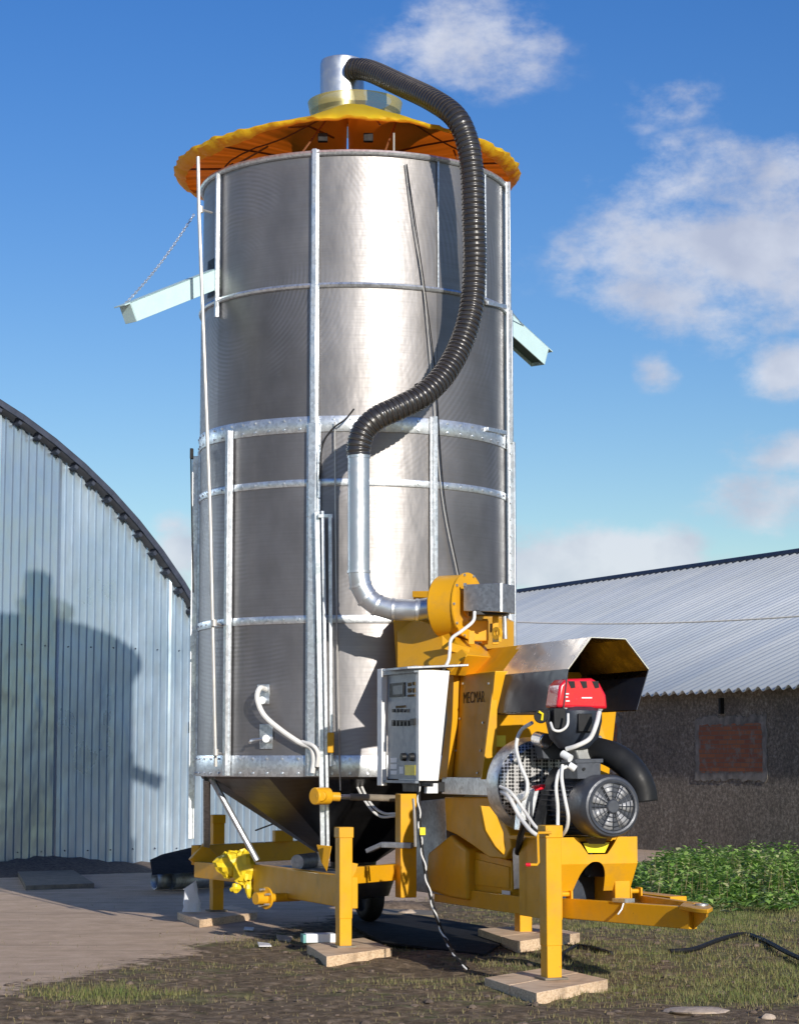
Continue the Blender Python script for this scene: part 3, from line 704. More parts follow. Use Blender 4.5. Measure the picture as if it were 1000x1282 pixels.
# collar, outlet pipe
zc0=at(438,136,20.9).z; zc1=at(438,106,20.7).z; ztop=at(425,66,20.95).z
CC=SC+Vector((0,0,0))
m=MB(); m.lathe([(.36,zc0-.12),(.40,zc0),(.45,zc0+.03),(.47,zc0+.13),(.36,zc0+.155)],CC,n=48); m.build('collar','collar_plastic',D,smooth=40)
m=MB(); m.lathe([(.235,zc0-.03),(.235,zc0+.20)],CC-Vector((.13,0,0)),n=40); m.lathe([(.218,zc0-.04),(.218,ztop-.06),(.208,ztop-.02),(.16,ztop),(.001,ztop+.012)],CC-Vector((.13,0,0)),n=40); m.build('outlet_pipe','duct_metal',D,smooth=40)
# ---------------- flexible hose
hp_=[at(440,86,20.95),at(462,88,20.8),at(500,105,20.3),at(540,124,19.75),at(570,146,19.45),at(585,178,19.4),at(591,220,19.42),at(593,280,19.45),at(594,330,19.5),at(590,385,19.5),at(577,430,19.42),at(556,468,19.25),at(530,494,19.1),at(500,510,19.0),at(474,522,18.95),at(456,538,18.95),at(449,558,18.95),at(449,570,18.95)]
path=resample(spline(hp_,10),.012)
rad=[]
for i,p in enumerate(path): rad.append(.101+(.007 if (i%4) in (0,1) else 0))
m=MB(); m.tube(path,rad,28); hose=m.build('flexible_hose','hose_rubber',D,smooth=80)
m=MB()
for i in range(2,len(path)-3,4):
    t=(path[i+1]-path[i-1]).normalized(); x,y,_=basis(t)
    m.tube([path[i]+(x*math.cos(R_(a))+y*math.sin(R_(a)))*.108 for a in range(0,361,20)],.0030,4,False)
m.build('hose_wire','hose_wire',hose,smooth=60)
# ---------------- rigid duct
q=[at(449,566,18.95),at(449,715,18.95)]
m=MB(); m.tube(q,.095,28); 
el=[at(449,715,18.95),at(451,733,18.95),at(459,748,18.95),at(472,758,18.92),at(490,763,18.9),at(520,764,18.85),at(549,760,18.8)]
m.tube(el,.093,28); dk=m.build('vent_duct','duct_metal',D,smooth=25)
for i,(p,t) in enumerate([(at(449,572,18.95),(0,0,1)),(at(449,716,18.95),(0,0,1)),(at(451,733,18.95),(.3,0,-1)),(at(459,748,18.95),(1,0,-1)),(at(472,758,18.92),(1,0,-.5)),(at(492,763,18.9),(1,0,-.05)),(at(522,764,18.85),(1,-.05,0))]):
    t=Vector(t).normalized(); m=MB(); m.cyl(p-t*.012,p+t*.012,.101,n=28); m.build('duct_seam','galvanised',dk,smooth=40)
# ---------------- fan
FN=Vector((math.sin(R_(60)),-math.cos(R_(60)),0)); FX=Vector((math.cos(R_(60)),math.sin(R_(60)),0))
FC=at(573,759,18.75)
m=MB(); prof_=[]
for k in range(40):
    a=2*math.pi*k/40; r=.268; prof_.append(FC-FN*.16+FX*math.cos(a)*r+ZX*math.sin(a)*r)
m.prism(prof_,FN*.26); fan=m.build('blower_housing','yellow_paint',D,bevel=.012)
for k in range(10):
    a=2*math.pi*k/10; c_=FC+FN*.104+(FX*math.cos(a)+ZX*math.sin(a))*.272; m=MB(); m.cyl(c_,c_+FN*.014,.012,n=6); m.build('bolt','galvanised',fan,smooth=0)
m=MB(); m.lathe([(.001,.115),(.10,.115),(.10,.10),(.285,.104),(.285,.09),(.268,.09)],FC,FN,n=40); m.build('blower_rim','yellow_paint',fan)
m=MB(); m.cyl(FC-FN*.26,FC-FN*.15,.11,n=28); m.build('inlet_collar','duct_metal',fan)
# grey discharge duct
dA=at(581,747,18.55); dB=at(626,748,18.2); 
m=MB(); dd=(dB-dA); dperp=Vector((dd.y,-dd.x,0)).normalized()
P0=[at(580,765,18.5),at(626,766,18.25),at(626,730,18.25),at(580,732,18.5)]
m.prism(P0,Vector((.14,.26,0))); m.build('discharge_duct','galvanised_dull',D,bevel=.004)
m=MB(); m.prism([at(626,766,18.245),at(629,766,18.245),at(629,730,18.245),at(626,730,18.245)],Vector((.0,.01,0))); m.prism([at(580,734,18.49),at(584,734,18.47),at(584,730,18.47),at(580,730,18.49)],Vector((0,.01,0))); m.build('duct_flange','galvanised',D)
m=MB(); m.box(at(612,768,18.5),Vector((.15,.02,0)),Vector((-.02,.1,0)),ZX*.02); m.build('blower_base','black_plastic',D,bevel=.004)
# blower stand and mountings
for x_,y0_,d_ in ((620,770,18.6),(607,775,18.8),(590,790,18.5)):
    m=MB(); m.beam(at(x_,y0_,d_),at(x_,807,d_),.05,.045,(0,1,0)); m.build('stand_post','yellow_paint',D,bevel=.004)
m=MB()
m.prism([at(553,795,18.4),at(553,812,18.4),at(585,822,18.3),at(588,812,18.3),at(562,804,18.4)],Vector((0,.03,0)))
m.build('blower_stand','yellow_paint',D,bevel=.004)
m=MB(); m.cyl(at(618,781,18.9),at(618,792,18.9),.035,n=14); m.tube([at(631,770,18.8),at(632,800,18.8)],.02,8); m.build('actuator','galvanised',D)
m=MB(); m.box(at(598,790,18.75),Vector((.09,0,0)),Vector((0,.05,0)),ZX*.09); m.build('bearing_block','yellow_paint',D,bevel=.01)
# transition duct to the silo
m=MB(); fr=[at(492,776,19.45),at(496,838,19.45),at(600,842,19.2),at(600,770,19.2),at(548,744,19.3),at(522,744,19.45)]
m.prism(fr,Vector((.35,.9,0))); m.build('air_transition','yellow_paint',D,bevel=.006)
m=MB(); P=[at(493,783,19.44),at(520,742,19.40),at(560,742,19.2),at(555,790,18.6),at(560,820,18.3),at(505,845,18.6)]
m.prism([at(497,790,19.42),at(520,775,19.3),at(560,790,18.7),at(585,820,18.2),at(560,845,18.2),at(497,842,18.7)],Vector((.25,.45,0))); m.build('air_duct','yellow_paint',D,bevel=.006)
m=MB(); m.prism([at(516,740,19.4),at(553,740,19.2),at(553,749,19.2),at(516,748,19.4)],Vector((.1,.3,0))); m.build('duct_lip','yellow_paint',D,bevel=.004)
wire([at(594,766,18.2),at(592,778,18.15),at(578,790,18.1),at(565,800,18.1),at(563,815,18.05),at(561,828,18.0),at(553,842,17.9)],.014,'cable_white',n=8)
# ---------------- burner housing (slab with lettering)
bS=-.72
m=MB(); poly=[onb(573,846,bS),onb(620,840,bS),onb(606,976,bS),onb(554,976,bS)]
m.prism(poly,BX*1.15); slab=m.build('burner_housing','yellow_paint',D,bevel=.006)
m=MB(); m.prism([onb(565,842,bS-.01),onb(575,842,bS-.01),onb(573,900,bS-.01),onb(566,976,bS-.01),onb(556,976,bS-.01),onb(566,900,bS-.01)],BX*-.05+AX*-.0); m.build('edge_flange','yellow_paint',slab,bevel=.004)
for (x_,y_) in ((580,856),(612,856),(576,900),(605,905),(571,940),(602,940),(566,968),(598,968)):
    c_=onb(x_,y_,bS-.001); m=MB(); m.cyl(c_,c_-BX*.010,.010,n=6); m.build('bolt','galvanised',slab,smooth=0)
# sun-lit wedge facing the hitch
aW=(onb(606,976,bS)-LO).dot(AX)+.01; aQ=aW+.16
m=MB(); m.prism([ona(619,844,aQ),ona(623,846,aQ),ona(621,976,aQ),ona(603,976,aQ)],AX*-.03); m.build('wedge_flange','yellow_paint',slab,bevel=.003)
m=MB(); m.prism([ona(623,976,aW+.12),ona(628,976,aW+.12),ona(634,935,aW+.12),ona(623,960,aW+.12)],AX*-.04); m.build('gusset','yellow_paint',slab,bevel=.003)
m=MB(); m.prism([ona(613,921,aW+.14),ona(633,921,aW+.10),ona(633,935,aW+.10),ona(613,935,aW+.14)],AX*-.01); m.build('warning_sticker','sticker_yellow',slab)
fc=bpy.data.curves.new('lt','FONT'); fc.body='MECMAR'; fc.size=.135; fc.align_x='CENTER'; fc.extrude=.0008
to=bpy.data.objects.new('tmp',fc); col.objects.link(to); dg=bpy.context.evaluated_depsgraph_get(); tm=bpy.data.meshes.new_from_object(to.evaluated_get(dg)); bpy.data.objects.remove(to)
fp=onb(593,880,bS-.003)-SC
M4=Matrix((( AX.x,0,-BX.x,fp.x),(AX.y,0,-BX.y,fp.y),(0,1,0,fp.z),(0,0,0,1))); tm.transform(M4@Matrix.Scale(.82,4,(1,0,0))); tm.materials.clear(); tm.materials.append(MATS['dark_print'])
lo_=bpy.data.objects.new('lettering',tm); col.objects.link(lo_); lo_.parent=slab
# housing top (yellow, sloping) meeting the hood
aE=4.58
hoodpx=[(705,889),(711,838),(740,798),(783,800),(812,838),(797,889)]
HP=[ona(x,y,aE) for x,y in hoodpx]
HL=[((p-LO).dot(BX),p.z) for p in HP]
def loft(m,secs):
    vs=[L(a,b*s_+o_,z) for a,s_,o_ in secs for b,z in HL]; k=len(HL)
    fs=[[i*k+j,(i+1)*k+j,(i+1)*k+j+1,i*k+j+1] for i in range(len(secs)-1) for j in range(k-1)]
    return m.add(vs,fs)
a0=(plane(620,842,L(0,HL[1][0],0),BX)-LO).dot(AX)
def loftp(m,i0,i1,aa,ab,k=1.0,dz=0):
    pts=HL[i0:i1+1]; vs=[L(a,bm_+(b-bm_)*k,z-dz) for a in (aa,ab) for b,z in pts]; n=len(pts)
    return m.add(vs,[[j,n+j,n+j+1,j+1] for j in range(n-1)])
bm_=(HL[1][0]+HL[4][0])/2
m=MB(); loftp(m,1,4,aE,a0+.02); hood=m.build('rain_hood','hood_sheet',D,smooth=0,solid=.006)
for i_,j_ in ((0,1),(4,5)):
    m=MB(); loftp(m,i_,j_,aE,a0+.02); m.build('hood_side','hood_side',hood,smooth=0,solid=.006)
m=MB(); loftp(m,0,5,aE-.006,a0+.02,.985,.008); m.build('hood_inner_shade','hood_inner_shade',hood,smooth=0,solid=.002)  # added dark skin that stands in for shade inside the hood


m=MB(); m.prism([L(a0+.13,b*.97,z-.01) for b,z in HL],AX*-.01); m.build('hood_back','hood_inner_shade',hood,smooth=0)  # dark plate added to cover the sun-lit cowl end
# yellow front part of the cowl
HL2=[(b,z) for b,z in HL]
m=MB(); aB=(plane(572,844,L(0,HL[1][0],0),BX)-LO).dot(AX)
top=[(HL[1][0]-.002,HL[1][1]+.004),(HL[2][0],HL[2][1]+.004),(HL[3][0],HL[3][1]+.004),(HL[4][0],HL[4][1]+.004)]
m.prism([L(aB,b,z) for b,z in top],AX*(a0+.10-aB)); m.build('cowl','yellow_paint',D,bevel=.004)
dq=L(aB,HL[1][0],0).y-.04
m=MB(); m.prism([at(600,805,dq),at(608,806,dq),at(579,847,dq),at(577,905,dq),at(568,905,dq),at(569,845,dq)],Vector((0,.02,0))); m.build('cowl_rib','yellow_paint',D,bevel=.003)
if 0:
  p_=[L(aB+.02,*top[0])+ZX*.012-BX*.01,L(aB+.02,*top[1])+ZX*.012]

p=L(aB+.42,HL[2][0]+.03,HL[2][1]+.05)
m=MB(); m.lathe([(.022,-.012),(.052,-.012),(.052,.012),(.022,.012),(.022,-.012)],at(622,793,17.6),AX*.3-BX,n=20); m.box(at(622,800,17.62),AX*.06,BX*.012,ZX*.025); m.build('lifting_eye','yellow_paint',D)
# ---------------- control cabinet
aC=3.36
P=[ona(524,838,aC),ona(563,840,aC),ona(549,978,aC),ona(526,978,aC)]
bfr=(P[0]-LO).dot(BX)
zt_,zb_=P[0].z,P[3].z
m=MB(); m.prism([L(aC,bfr,zt_),P[1],P[2],L(aC,bfr,zb_)],AX*-.44); cab=m.build('control_cabinet','white_paint',D,bevel=.006)
bp_=bfr-.004
def onp(x0,y0,x1,y1,name,mat,par=cab,dep=.008,off=0.,bev=0):
    A1=onb(x0,y0,bfr-off); B1=onb(x1,y1,bfr-off); a0_,a1_=(A1-LO).dot(AX),(B1-LO).dot(AX)
    m=MB(); abox(m,a0_,a1_,bfr-off-dep,bfr-off,B1.z,A1.z); return m.build(name,mat,par,bevel=bev,smooth=30)
pn=onp(486,844,522,976,'control_panel','panel_grey',dep=.006)
onp(479,838,484.5,984,'door_frame','white_paint',dep=.05,bev=.004)
onp(484,838,524,842,'door_frame','panel_grey',dep=.04)
onp(484,977,524,981,'door_frame','panel_grey',dep=.03)
onp(489,856,507,872,'screen','black_plastic',pn,dep=.012,off=.006)
onp(492,859,504,869,'display_glass','dark_blue_casting',pn,dep=.003,off=.0185)
for (x0,y0,x1,y1) in ((511,855,515,859),(517,854,520,858),(511,862,515,867),(517,862,520,867),(511,870,520,872)): onp(x0,y0,x1,y1,'indicator','dark_print',pn,dep=.006,off=.006)
onp(496,884,508,886,'indicator','dark_print',pn,dep=.004,off=.006)
for i in range(5): onp(492+i*4.4,888,494.5+i*4.4,892,'switch','black_plastic',pn,dep=.010,off=.006)
for i in range(5): onp(492+i*4.6,902,494.6+i*4.6,909,'switch','black_plastic',pn,dep=.014,off=.006)
onp(516,900,521,908,'switch','black_plastic',pn,dep=.02,off=.006)
for x_ in (507,517):
    c_=onb(x_,948,bfr-.006); m=MB(); m.cyl(c_,c_-BX*.035,.035,.03,n=18); m.build('rotary_knob','black_plastic',pn)
onp(507,958,520,971,'warning_plate','sticker_yellow',pn,dep=.003,off=.006)
for (x0,y0,x1,y1) in ((489,949,497,955),(489,957,497,963),(489,965,497,970),(500,960,505,969)):
    k_=onp(x0,y0,x1,y1,'label_plate','label_white',pn,dep=.003,off=.006)
m=MB(); r0=L(aC-.52,bfr-.13,zt_+.012); m.prism([L(aC-.50,bfr-.12,zt_+.0),L(aC+.05,bfr-.12,zt_+.0),L(aC+.05,bfr+.42,zt_+.03),L(aC-.50,bfr+.42,zt_+.03)],ZX*.018); m.build('cabinet_roof','galvanised_dull',D,bevel=.002)
m=MB(); abox(m,aC-.4,aC-.05,bfr+.02,bfr+.25,zb_-.09,zb_-.01); m.beam(L(aC-.45,bfr+.05,zb_-.03),L(aC+.15,bfr+.05,zb_-.03),.03,.03); m.build('cable_gland_box','black_plastic',D,bevel=.005)
m=MB(); abox(m,aC-.03,aC+.02,bfr+.06,bfr+.16,zb_-.10,zb_-.02); m.build('bracket','label_white',D,bevel=.003)
# loom hanging from the cabinet to the soil
lp=[at(524,985,17.75),at(525,1030,17.75),at(529,1070,17.75),at(536,1110,17.7),at(545,1145,17.65),at(557,1175,17.6),at(572,1200,17.2),G(586,1214,.02)]
lp=resample(spline(lp,8),.03)
m=MB(); m.tube(lp,.014,8); cb=m.build('cable_loom','rubber_black',D)
m=MB(); m.tube([p+Vector((.011*math.cos(i*.9),-.011+.006*math.sin(i*.9),0)) for i,p in enumerate(lp)],.007,6); m.build('tie_wrap','cable_white',cb)
wire([at(517,1000,17.9),at(519,1025,17.9),at(520,1060,17.95)],.012,'pole_grey')
m=MB(); m.box(at(529,1041,17.7),Vector((.022,0,0)),Vector((0,.01,0)),ZX*.03); m.build('cable_tag','sticker_yellow',D)
# ---------------- grey cable tray
m=MB(); bt=bS-.06; A1=onb(553,973,bt); B1=onb(612,998,bt); a0_=(A1-LO).dot(AX); a1_=(B1-LO).dot(AX)
abox(m,a0_,a1_,bt,bt+.25,B1.z+.01,A1.z); m.build('cable_tray','galvanised',D,bevel=.004)
m=MB(); abox(m,a1_-.03,a1_+.0,bt-.002,bt+.26,B1.z,A1.z+.005); m.build('tray_end','label_white',D,bevel=.004)
# ---------------- volute and chutes under the tray
bV=-.72
m=MB(); poly=[onb(x,y,bV) for x,y in ((556,998),(612,998),(628,1020),(638,1045),(640,1062),(632,1076),(612,1074),(590,1058),(572,1046),(558,1040))]
m.prism(poly,BX*.7); m.build('volute','yellow_paint',D,bevel=.012)
m=MB(); aV=3.75; poly=[ona(x,y,aV+.42) for x,y in ((602,1009),(613,1010),(622,1022),(630,1042),(633,1062),(631,1071),(620,1060),(608,1040))]
m.prism(poly,AX*-.05); m.build('volute_fin','yellow_paint',D,bevel=.004)
m=MB(); poly=[onb(x,y,-.68) for x,y in ((516,1004),(557,1000),(560,1122),(519,1116))]
m.prism(poly,BX*.5); m.build('chute_panel','galvanised_dull',D,bevel=.006)
m=MB(); poly=[onb(x,y,-.70) for x,y in ((535,1068),(562,1046),(584,1064),(584,1128),(561,1124),(532,1114))]
m.prism(poly,BX*.4); m.build('discharge_chute','yellow_paint',D,bevel=.03,segs=4)
m=MB(); poly=[onb(x,y,-.62) for x,y in ((584,1064),(640,1078),(642,1138),(584,1128))]
m.prism(poly,BX*.5); m.build('side_box','yellow_paint',D,bevel=.006)
m=MB(); poly=[onb(x,y,-.63) for x,y in ((594,1076),(637,1086),(637,1113),(594,1108))]; m.prism(poly,BX*.02-AX*.0); m.build('side_door','yellow_paint',D,bevel=.004)
m=MB(); poly=[onb(x,y,-.645) for x,y in ((628,1115),(638,1116),(638,1133),(628,1132))]; m.prism(poly,BX*.006); m.build('label_plate','label_white',D)
# bottom beam
m=MB(); p0=onb(572,1122,-.74); p1=onb(690,1136,-.74); a0_=(p0-LO).dot(AX); a1_=(p1-LO).dot(AX)
abox(m,2.0,4.15,-.66,-.54,.40,.54); abox(m,2.2,4.2,.45,.6,.40,.54); m.build('burner_rail','yellow_paint',D,bevel=.006)
m=MB(); poly=[onb(x,y,-.70) for x,y in ((641,1062),(655,1060),(656,1112),(643,1114))]; m.prism(poly,BX*.3); m.build('end_plate','galvanised_dull',D,bevel=.004)
# ---------------- end box + notched front panel
m=MB(); abox(m,4.10,4.60,-.83,-.70,.42,1.02); abox(m,4.1,4.6,-.25,-.12,.42,1.02); abox(m,4.12,4.25,-.83,-.12,.42,1.02); endbox=m.build('motor_frame','yellow_paint',D,bevel=.005)
# panel outline with a bowl notch on top and an arch below, bent at mid height
aP=4.68; Lb,Rb=-.82,-.10; zt2,zm2,zb2=1.035,.835,.625
def fold(b,z):
    a=aP if z>=zm2 else aP-(zm2-z)*.62
    return L(a,b,z)
cols=60; vs=[];fs=[]; bc=(Lb+Rb)/2
for i in range(cols+1):
    b=Lb+(Rb-Lb)*i/cols
    zt_i=zt2
    d=abs(b-bc-.02)
    if d<.17: zt_i=zt2-.13*min(1,(.17-d)/.09)**.8
    zb_i=zb2
    d=abs(b-bc+.0)
    if d<.125: zb_i=zb2+.225*math.sqrt(max(0,1-(d/.125)**2.4))
    zm_i=min(max(zm2,zb_i+.001),zt_i-.001)
    for z in (zb_i,zm_i,zt_i): vs.append(fold(b,z))
for i in range(cols):
    for k in range(2): fs.append([i*3+k,(i+1)*3+k,(i+1)*3+k+1,i*3+k+1])
m=MB(); m.add(vs,fs); fp_=m.build('front_panel','yellow_paint',D,solid=.012,smooth=0)
m=MB(); b0=(ona(733,1056,aP)-LO).dot(BX); m.prism([ona(730,1056,aP+.012),ona(763,1055,aP+.012),ona(757,1068,aP+.012),ona(736,1068,aP+.012)],AX*-.004); m.build('warning_sticker','sticker_yellow',fp_)
m=MB(); m.prism([ona(734,1050,aP+.014),ona(760,1050,aP+.014),ona(757,1057,aP+.014),ona(737,1057,aP+.014)],AX*-.02); m.build('name_plate','dark_print',fp_)
m=MB(); m.prism([ona(737,1098,aP-.25),ona(762,1098,aP-.25),ona(760,1075,aP-.25),ona(745,1075,aP-.25)],AX*-.1); m.build('inner_plate','dark_blue_casting',fp_)
m=MB(); abox(m,3.9,4.6,-.83,-.10,1.0,1.03); m.build('motor_plate','yellow_paint',D,bevel=.004)
m=MB(); abox(m,4.262,4.272,-.69,-.26,.44,.99); m.build('inner_plate','dark_blue_casting',D)  # dark sheet added over the yellow back wall, stands in for shade there
# ---------------- drawbar
def bar4(m,p0,p1,h0,h1,w):
    d=(p1-p0).normalized(); x=d.cross(ZX).normalized()*w/2
    m.add([p0-x-ZX*h0,p0+x-ZX*h0,p0+x,p0-x,p1-x-ZX*h1,p1+x-ZX*h1,p1+x,p1-x],[[0,3,2,1],[4,5,6,7],[0,1,5,4],[1,2,6,5],[2,3,7,6],[3,0,4,7]])
m=MB(); HE=at(867,1136,15.75); HF=at(873,1131,15.95); q0=at(706,1125,16.95); q1=at(803,1121,17.2)
bar4(m,q0,HE,.148,.155,.075); bar4(m,q1,HF,.12,.12,.06); dr=m.build('drawbar','yellow_paint',D,bevel=.005)
m=MB(); HP_=[G(x,y,HE.z) for x,y in ((850,1136),(872,1140),(886,1141),(892,1138),(888,1134),(872,1131),(856,1131))]; m.prism([p-ZX*.02 for p in HP_],ZX*.03); m.build('hitch_plate','yellow_paint',D,bevel=.006)
m=MB(); m.lathe([(.022,-.0),(.05,-.0),(.05,.045),(.022,.045),(.022,0)],G(878,1136,HE.z)-ZX*.022,n=20); m.build('hitch_eye','galvanised_dull',D)
m=MB(); e_=at(884,1140,15.5); m.prism([HE-ZX*.16,HE-ZX*.01,e_-ZX*.0,e_-ZX*.05],Vector((.03,.12,0))); m.build('hitch_gusset','yellow_paint',D,bevel=.004)
for c_,zl in ((at(706,1120,16.9),.22),(at(793,1116,17.15),.10)):
    m=MB(); 
    for o_ in (-.045,.045): m.box(c_+BX*o_-ZX*(zl/2-.03),AX*.05,BX*.008,ZX*zl/2)
    m.cyl(c_-BX*.07,c_+BX*.07,.018,n=10); m.build('drawbar_lug','yellow_paint',D,bevel=.006)
m=MB(); c_=q0.lerp(HE,.48)+ZX*.015; m.box(c_,(HE-q0).normalized()*.07,Vector((.04,.03,0)),ZX*.014); m.tube([c_+Vector((0,-.06,0)),c_+Vector((-.02,-.07,-.06)),c_+Vector((-.05,-.07,-.1))],.008,6); m.build('locking_pin','galvanised',D)
# ---------------- jacks on their pads
def pad(pts,h,label,name='wooden_pad',split=None,group='wooden pads under the jack legs'):
    P=[G(x,y,h) for x,y in pts]; P=[Vector((p.x,p.y,0)) for p in P]; c=sum(P,Vector())/4
    root=thing(name,tuple(c),label,'wooden pad',group)
    cuts=split or [0,.34,.67,1]
    for a,b in zip(cuts,cuts[1:]):
        e=.004/1
        q=[P[0].lerp(P[1],a+e),P[0].lerp(P[1],b-e),P[3].lerp(P[2],b-e),P[3].lerp(P[2],a+e)]
        m=MB(); m.prism([Vector((v.x,v.y,-.03)) for v in q],ZX*(h+.03+random.uniform(-.004,.0))); m.build('plank','pad_wood',root,bevel=.005)
    return c
PH=.065
pad([(606,1224),(672,1243),(761,1226),(690,1210)],PH,'thick pale plank pad under the nearest jack leg by the drawbar',split=[0,.5,1])
pad([(384,1183),(409,1198),(491,1187),(455,1174)],PH,'pale two-piece wooden pad under the yellow jack leg in the middle',split=[0,1],)
pad([(222,1142),(250,1152),(322,1142),(290,1133)],PH,'shaded dark wooden pad under the rear left jack leg',split=[0,.5,1])
pad([(598,1163),(648,1179),(726,1168),(672,1158)],.09,'pale timber pad under the far jack leg behind the burner frame',split=[0,.6,1])
def jack(P,ztop,w,crank=False,face=AX):
    x=AX*w/2; y=BX*w/2; 
    m=MB(); m.box(Vector((P.x,P.y,(ztop+.30)/2)),x,y,ZX*(ztop-.30)/2); o=m.build('jack_leg','yellow_paint',D,bevel=.006)
    m=MB(); m.box(Vector((P.x,P.y,(PH+.32)/2)),x*.93,y*.93,ZX*(.32-PH)/2); m.build('inner_leg','yellow_paint',o,bevel=.004)
    m=MB(); m.box(Vector((P.x,P.y,PH+.006)),x*1.5,y*1.5,ZX*.008); m.build('foot_plate','old_board',o,bevel=.003)
    m=MB(); m.box(Vector((P.x,P.y,ztop-.03)),x*1.13,y*1.13,ZX*.045); m.build('leg_cap','yellow_paint',o,bevel=.006)
    return o
J1=G(690,1226,PH); J2=G(430,1186,PH); J3=G(271,1141,PH); J4=G(655,1166,.09)
zJ1=at(688,1036,J1.y).z; zJ2=at(430,1038,J2.y).z; zJ3=at(271,1022,J3.y).z
j1=jack(J1,zJ1,.122); j2=jack(J2,zJ2,.115); j3=jack(J3,zJ3,.125); j4=jack(J4,.75,.13)
# crank handle of the near jack
m=MB(); d1=J1.y-.12; m.tube([at(690,1043,d1),at(674,1043,d1),at(673,1047,d1),at(674,1080,d1),at(672,1083,d1),at(664,1083,d1)],.010,8); ck=m.build('crank','yellow_paint',j1)
m=MB(); m.cyl(at(664,1083,d1),at(658,1083,d1),.014,n=10); m.build('crank_grip','red_plastic',ck)
# arm from near jack to frame
def arm(m,p0,p1,z0,z1,w):
    p0=Vector((p0.x,p0.y,(z0+z1)/2)); p1=Vector((p1.x,p1.y,(z0+z1)/2)); m.beam(p0,p1,w,z1-z0)
m=MB(); arm(m,J1,L(4.35,-.72,0),.50,.98,.06); m.build('jack_arm','yellow_paint',D,bevel=.005)
m=MB(); arm(m,J4,L(1.9,.9,0),.50,.66,.10); m.build('jack_arm','yellow_paint',D,bevel=.005)
# chassis rails
m=MB(); bR=-1.1; a2=(J2-LO).dot(AX); b2=(J2-LO).dot(BX)
p0=onb(321,1082,b2+.08); p1=onb(430,1092,b2+.08); a0_=(p0-LO).dot(AX)
abox(m,a0_,a2+.0,b2+.05,b2+.13,p0.z-.265,p0.z); m.build('chassis_rail','yellow_paint',D,bevel=.008); ZR=p0.z
m=MB(); abox(m,a0_+.2,a2-.4,b2+.13,b2+.5,ZR-.03,ZR-.01); m.build('deck_plate','galvanised_dull',D)
m=MB(); abox(m,a0_+.4,3.2,.55,.63,ZR-.265,ZR); m.build('chassis_rail','yellow_paint',D,bevel=.008)
m=MB(); arm(m,J2,at(500,1085,19.35),ZR-.06,ZR+.08,.09); m.build('crossbeam','yellow_paint',D,bevel=.006)
m=MB(); p=J2+AX*.0; m.prism([at(437,1080,J2.y-.02),at(448,1082,J2.y-.02),at(446,1091,J2.y-.02),at(437,1108,J2.y-.02)],Vector((.0,.06,0))); m.build('leg_lug','yellow_paint',D,bevel=.004)
# centre post
m=MB(); pc=at(508,1060,19.2); m.box(Vector((pc.x,pc.y,(.44+1.33)/2)),AX*.065,BX*.075,ZX*(1.33-.44)/2); m.build('centre_post','yellow_paint',D,bevel=.006)
m=MB(); abox(m,2.0,2.6,-.45,-.3,.45,.62); m.build('link_beam','yellow_paint',D,bevel=.005)
# rear crossbeam
m=MB(); p0=at(244,1071,22.6); p1=at(402,1063,23.9); m.beam(p0,p1,.12,.20); m.beam(at(246,1066,22.55),at(266,1085,22.6),.1,.22); m.build('rear_crossbeam','yellow_paint',D,bevel=.008)
m=MB(); m.box(at(354,1047,23.4),BX*.10,AX*.05,ZX*.06); m.build('beam_box','yellow_paint',D,bevel=.006)
m=MB(); arm(m,Vector((p0.x,p0.y,0))+AX*.1,L(a0_+.2,b2+.2,0),.44,.60,.08); m.build('rear_rail','yellow_paint',D,bevel=.006)
# wheel hub
hc=at(330,1125,20.0); HX=(-BX+Vector((0,-.35,0))).normalized()
m=MB(); m.cyl(hc-HX*.02,hc+HX*.09,.055,n=20); m.cyl(hc-HX*.04,hc-HX*.02,.10,n=24); m.cyl(hc-HX*.4,hc-HX*.04,.04,n=12); hub=m.build('wheel_hub','yellow_paint',D,bevel=.003)
m=MB()
for k in range(5):
    a=2*math.pi*k/5+.5; x_,y_,_=basis(HX); m.cyl(hc-HX*.02+(x_*math.cos(a)+y_*math.sin(a))*.078,hc+HX*.03+(x_*math.cos(a)+y_*math.sin(a))*.078,.011,n=8)
m.build('wheel_studs','galvanised',hub)
# tyre on the far side
tcn=at(462,1103,22.2); tcn.z=.28
m=MB(); pr=[]
for k in range(17):
    a=math.pi*k/16; pr.append((.16+.10*math.sin(a)**.6*1.0,.09*math.cos(a)))
m.lathe(pr,tcn,BX,n=40); tyre=m.build('tyre','rubber_black',D,smooth=40)
m=MB(); m.lathe([(.16,.08),(.155,.03),(.05,.02),(.001,.04)],tcn,-BX,n=30); m.build('wheel_rim','motor_paint',tyre)
# auger drive under the hopper
m=MB(); c_=at(402,997,19.2); m.cyl(c_-Vector((.06,.05,0)),c_+Vector((.06,.05,0)),.075,n=24); m.cyl(c_+Vector((-.0,-.09,0)),c_+Vector((.02,.0,0)),.045,n=16); m.build('gearbox','yellow_paint',D,bevel=.008)
m=MB(); m.cyl(c_,at(425,998,19.25),.04,n=14); m.build('shaft_cover','yellow_paint',D)
m=MB(); m.cyl(at(424,998,19.25),at(440,998,19.3),.022,n=12); m.build('shaft_joint','galvanised',D)
m=MB(); m.cyl(at(438,998,19.3),at(498,1000,19.4),.03,n=12); m.build('drive_shaft','old_board',D)
m=MB(); m.prism([at(396,1058,19.3),at(415,1060,19.2),at(409,1092,19.2),at(402,1080,19.3)],Vector((.0,.06,0))); m.build('leg_bracket','yellow_paint',D,bevel=.004)
m=MB(); m.beam(at(478,1058,19.2),at(516,1059,19.1),.06,.05); m.beam(at(460,1066,19.3),at(480,1057,19.2),.06,.04); m.build('auger_outlet','galvanised_dull',D,bevel=.006)
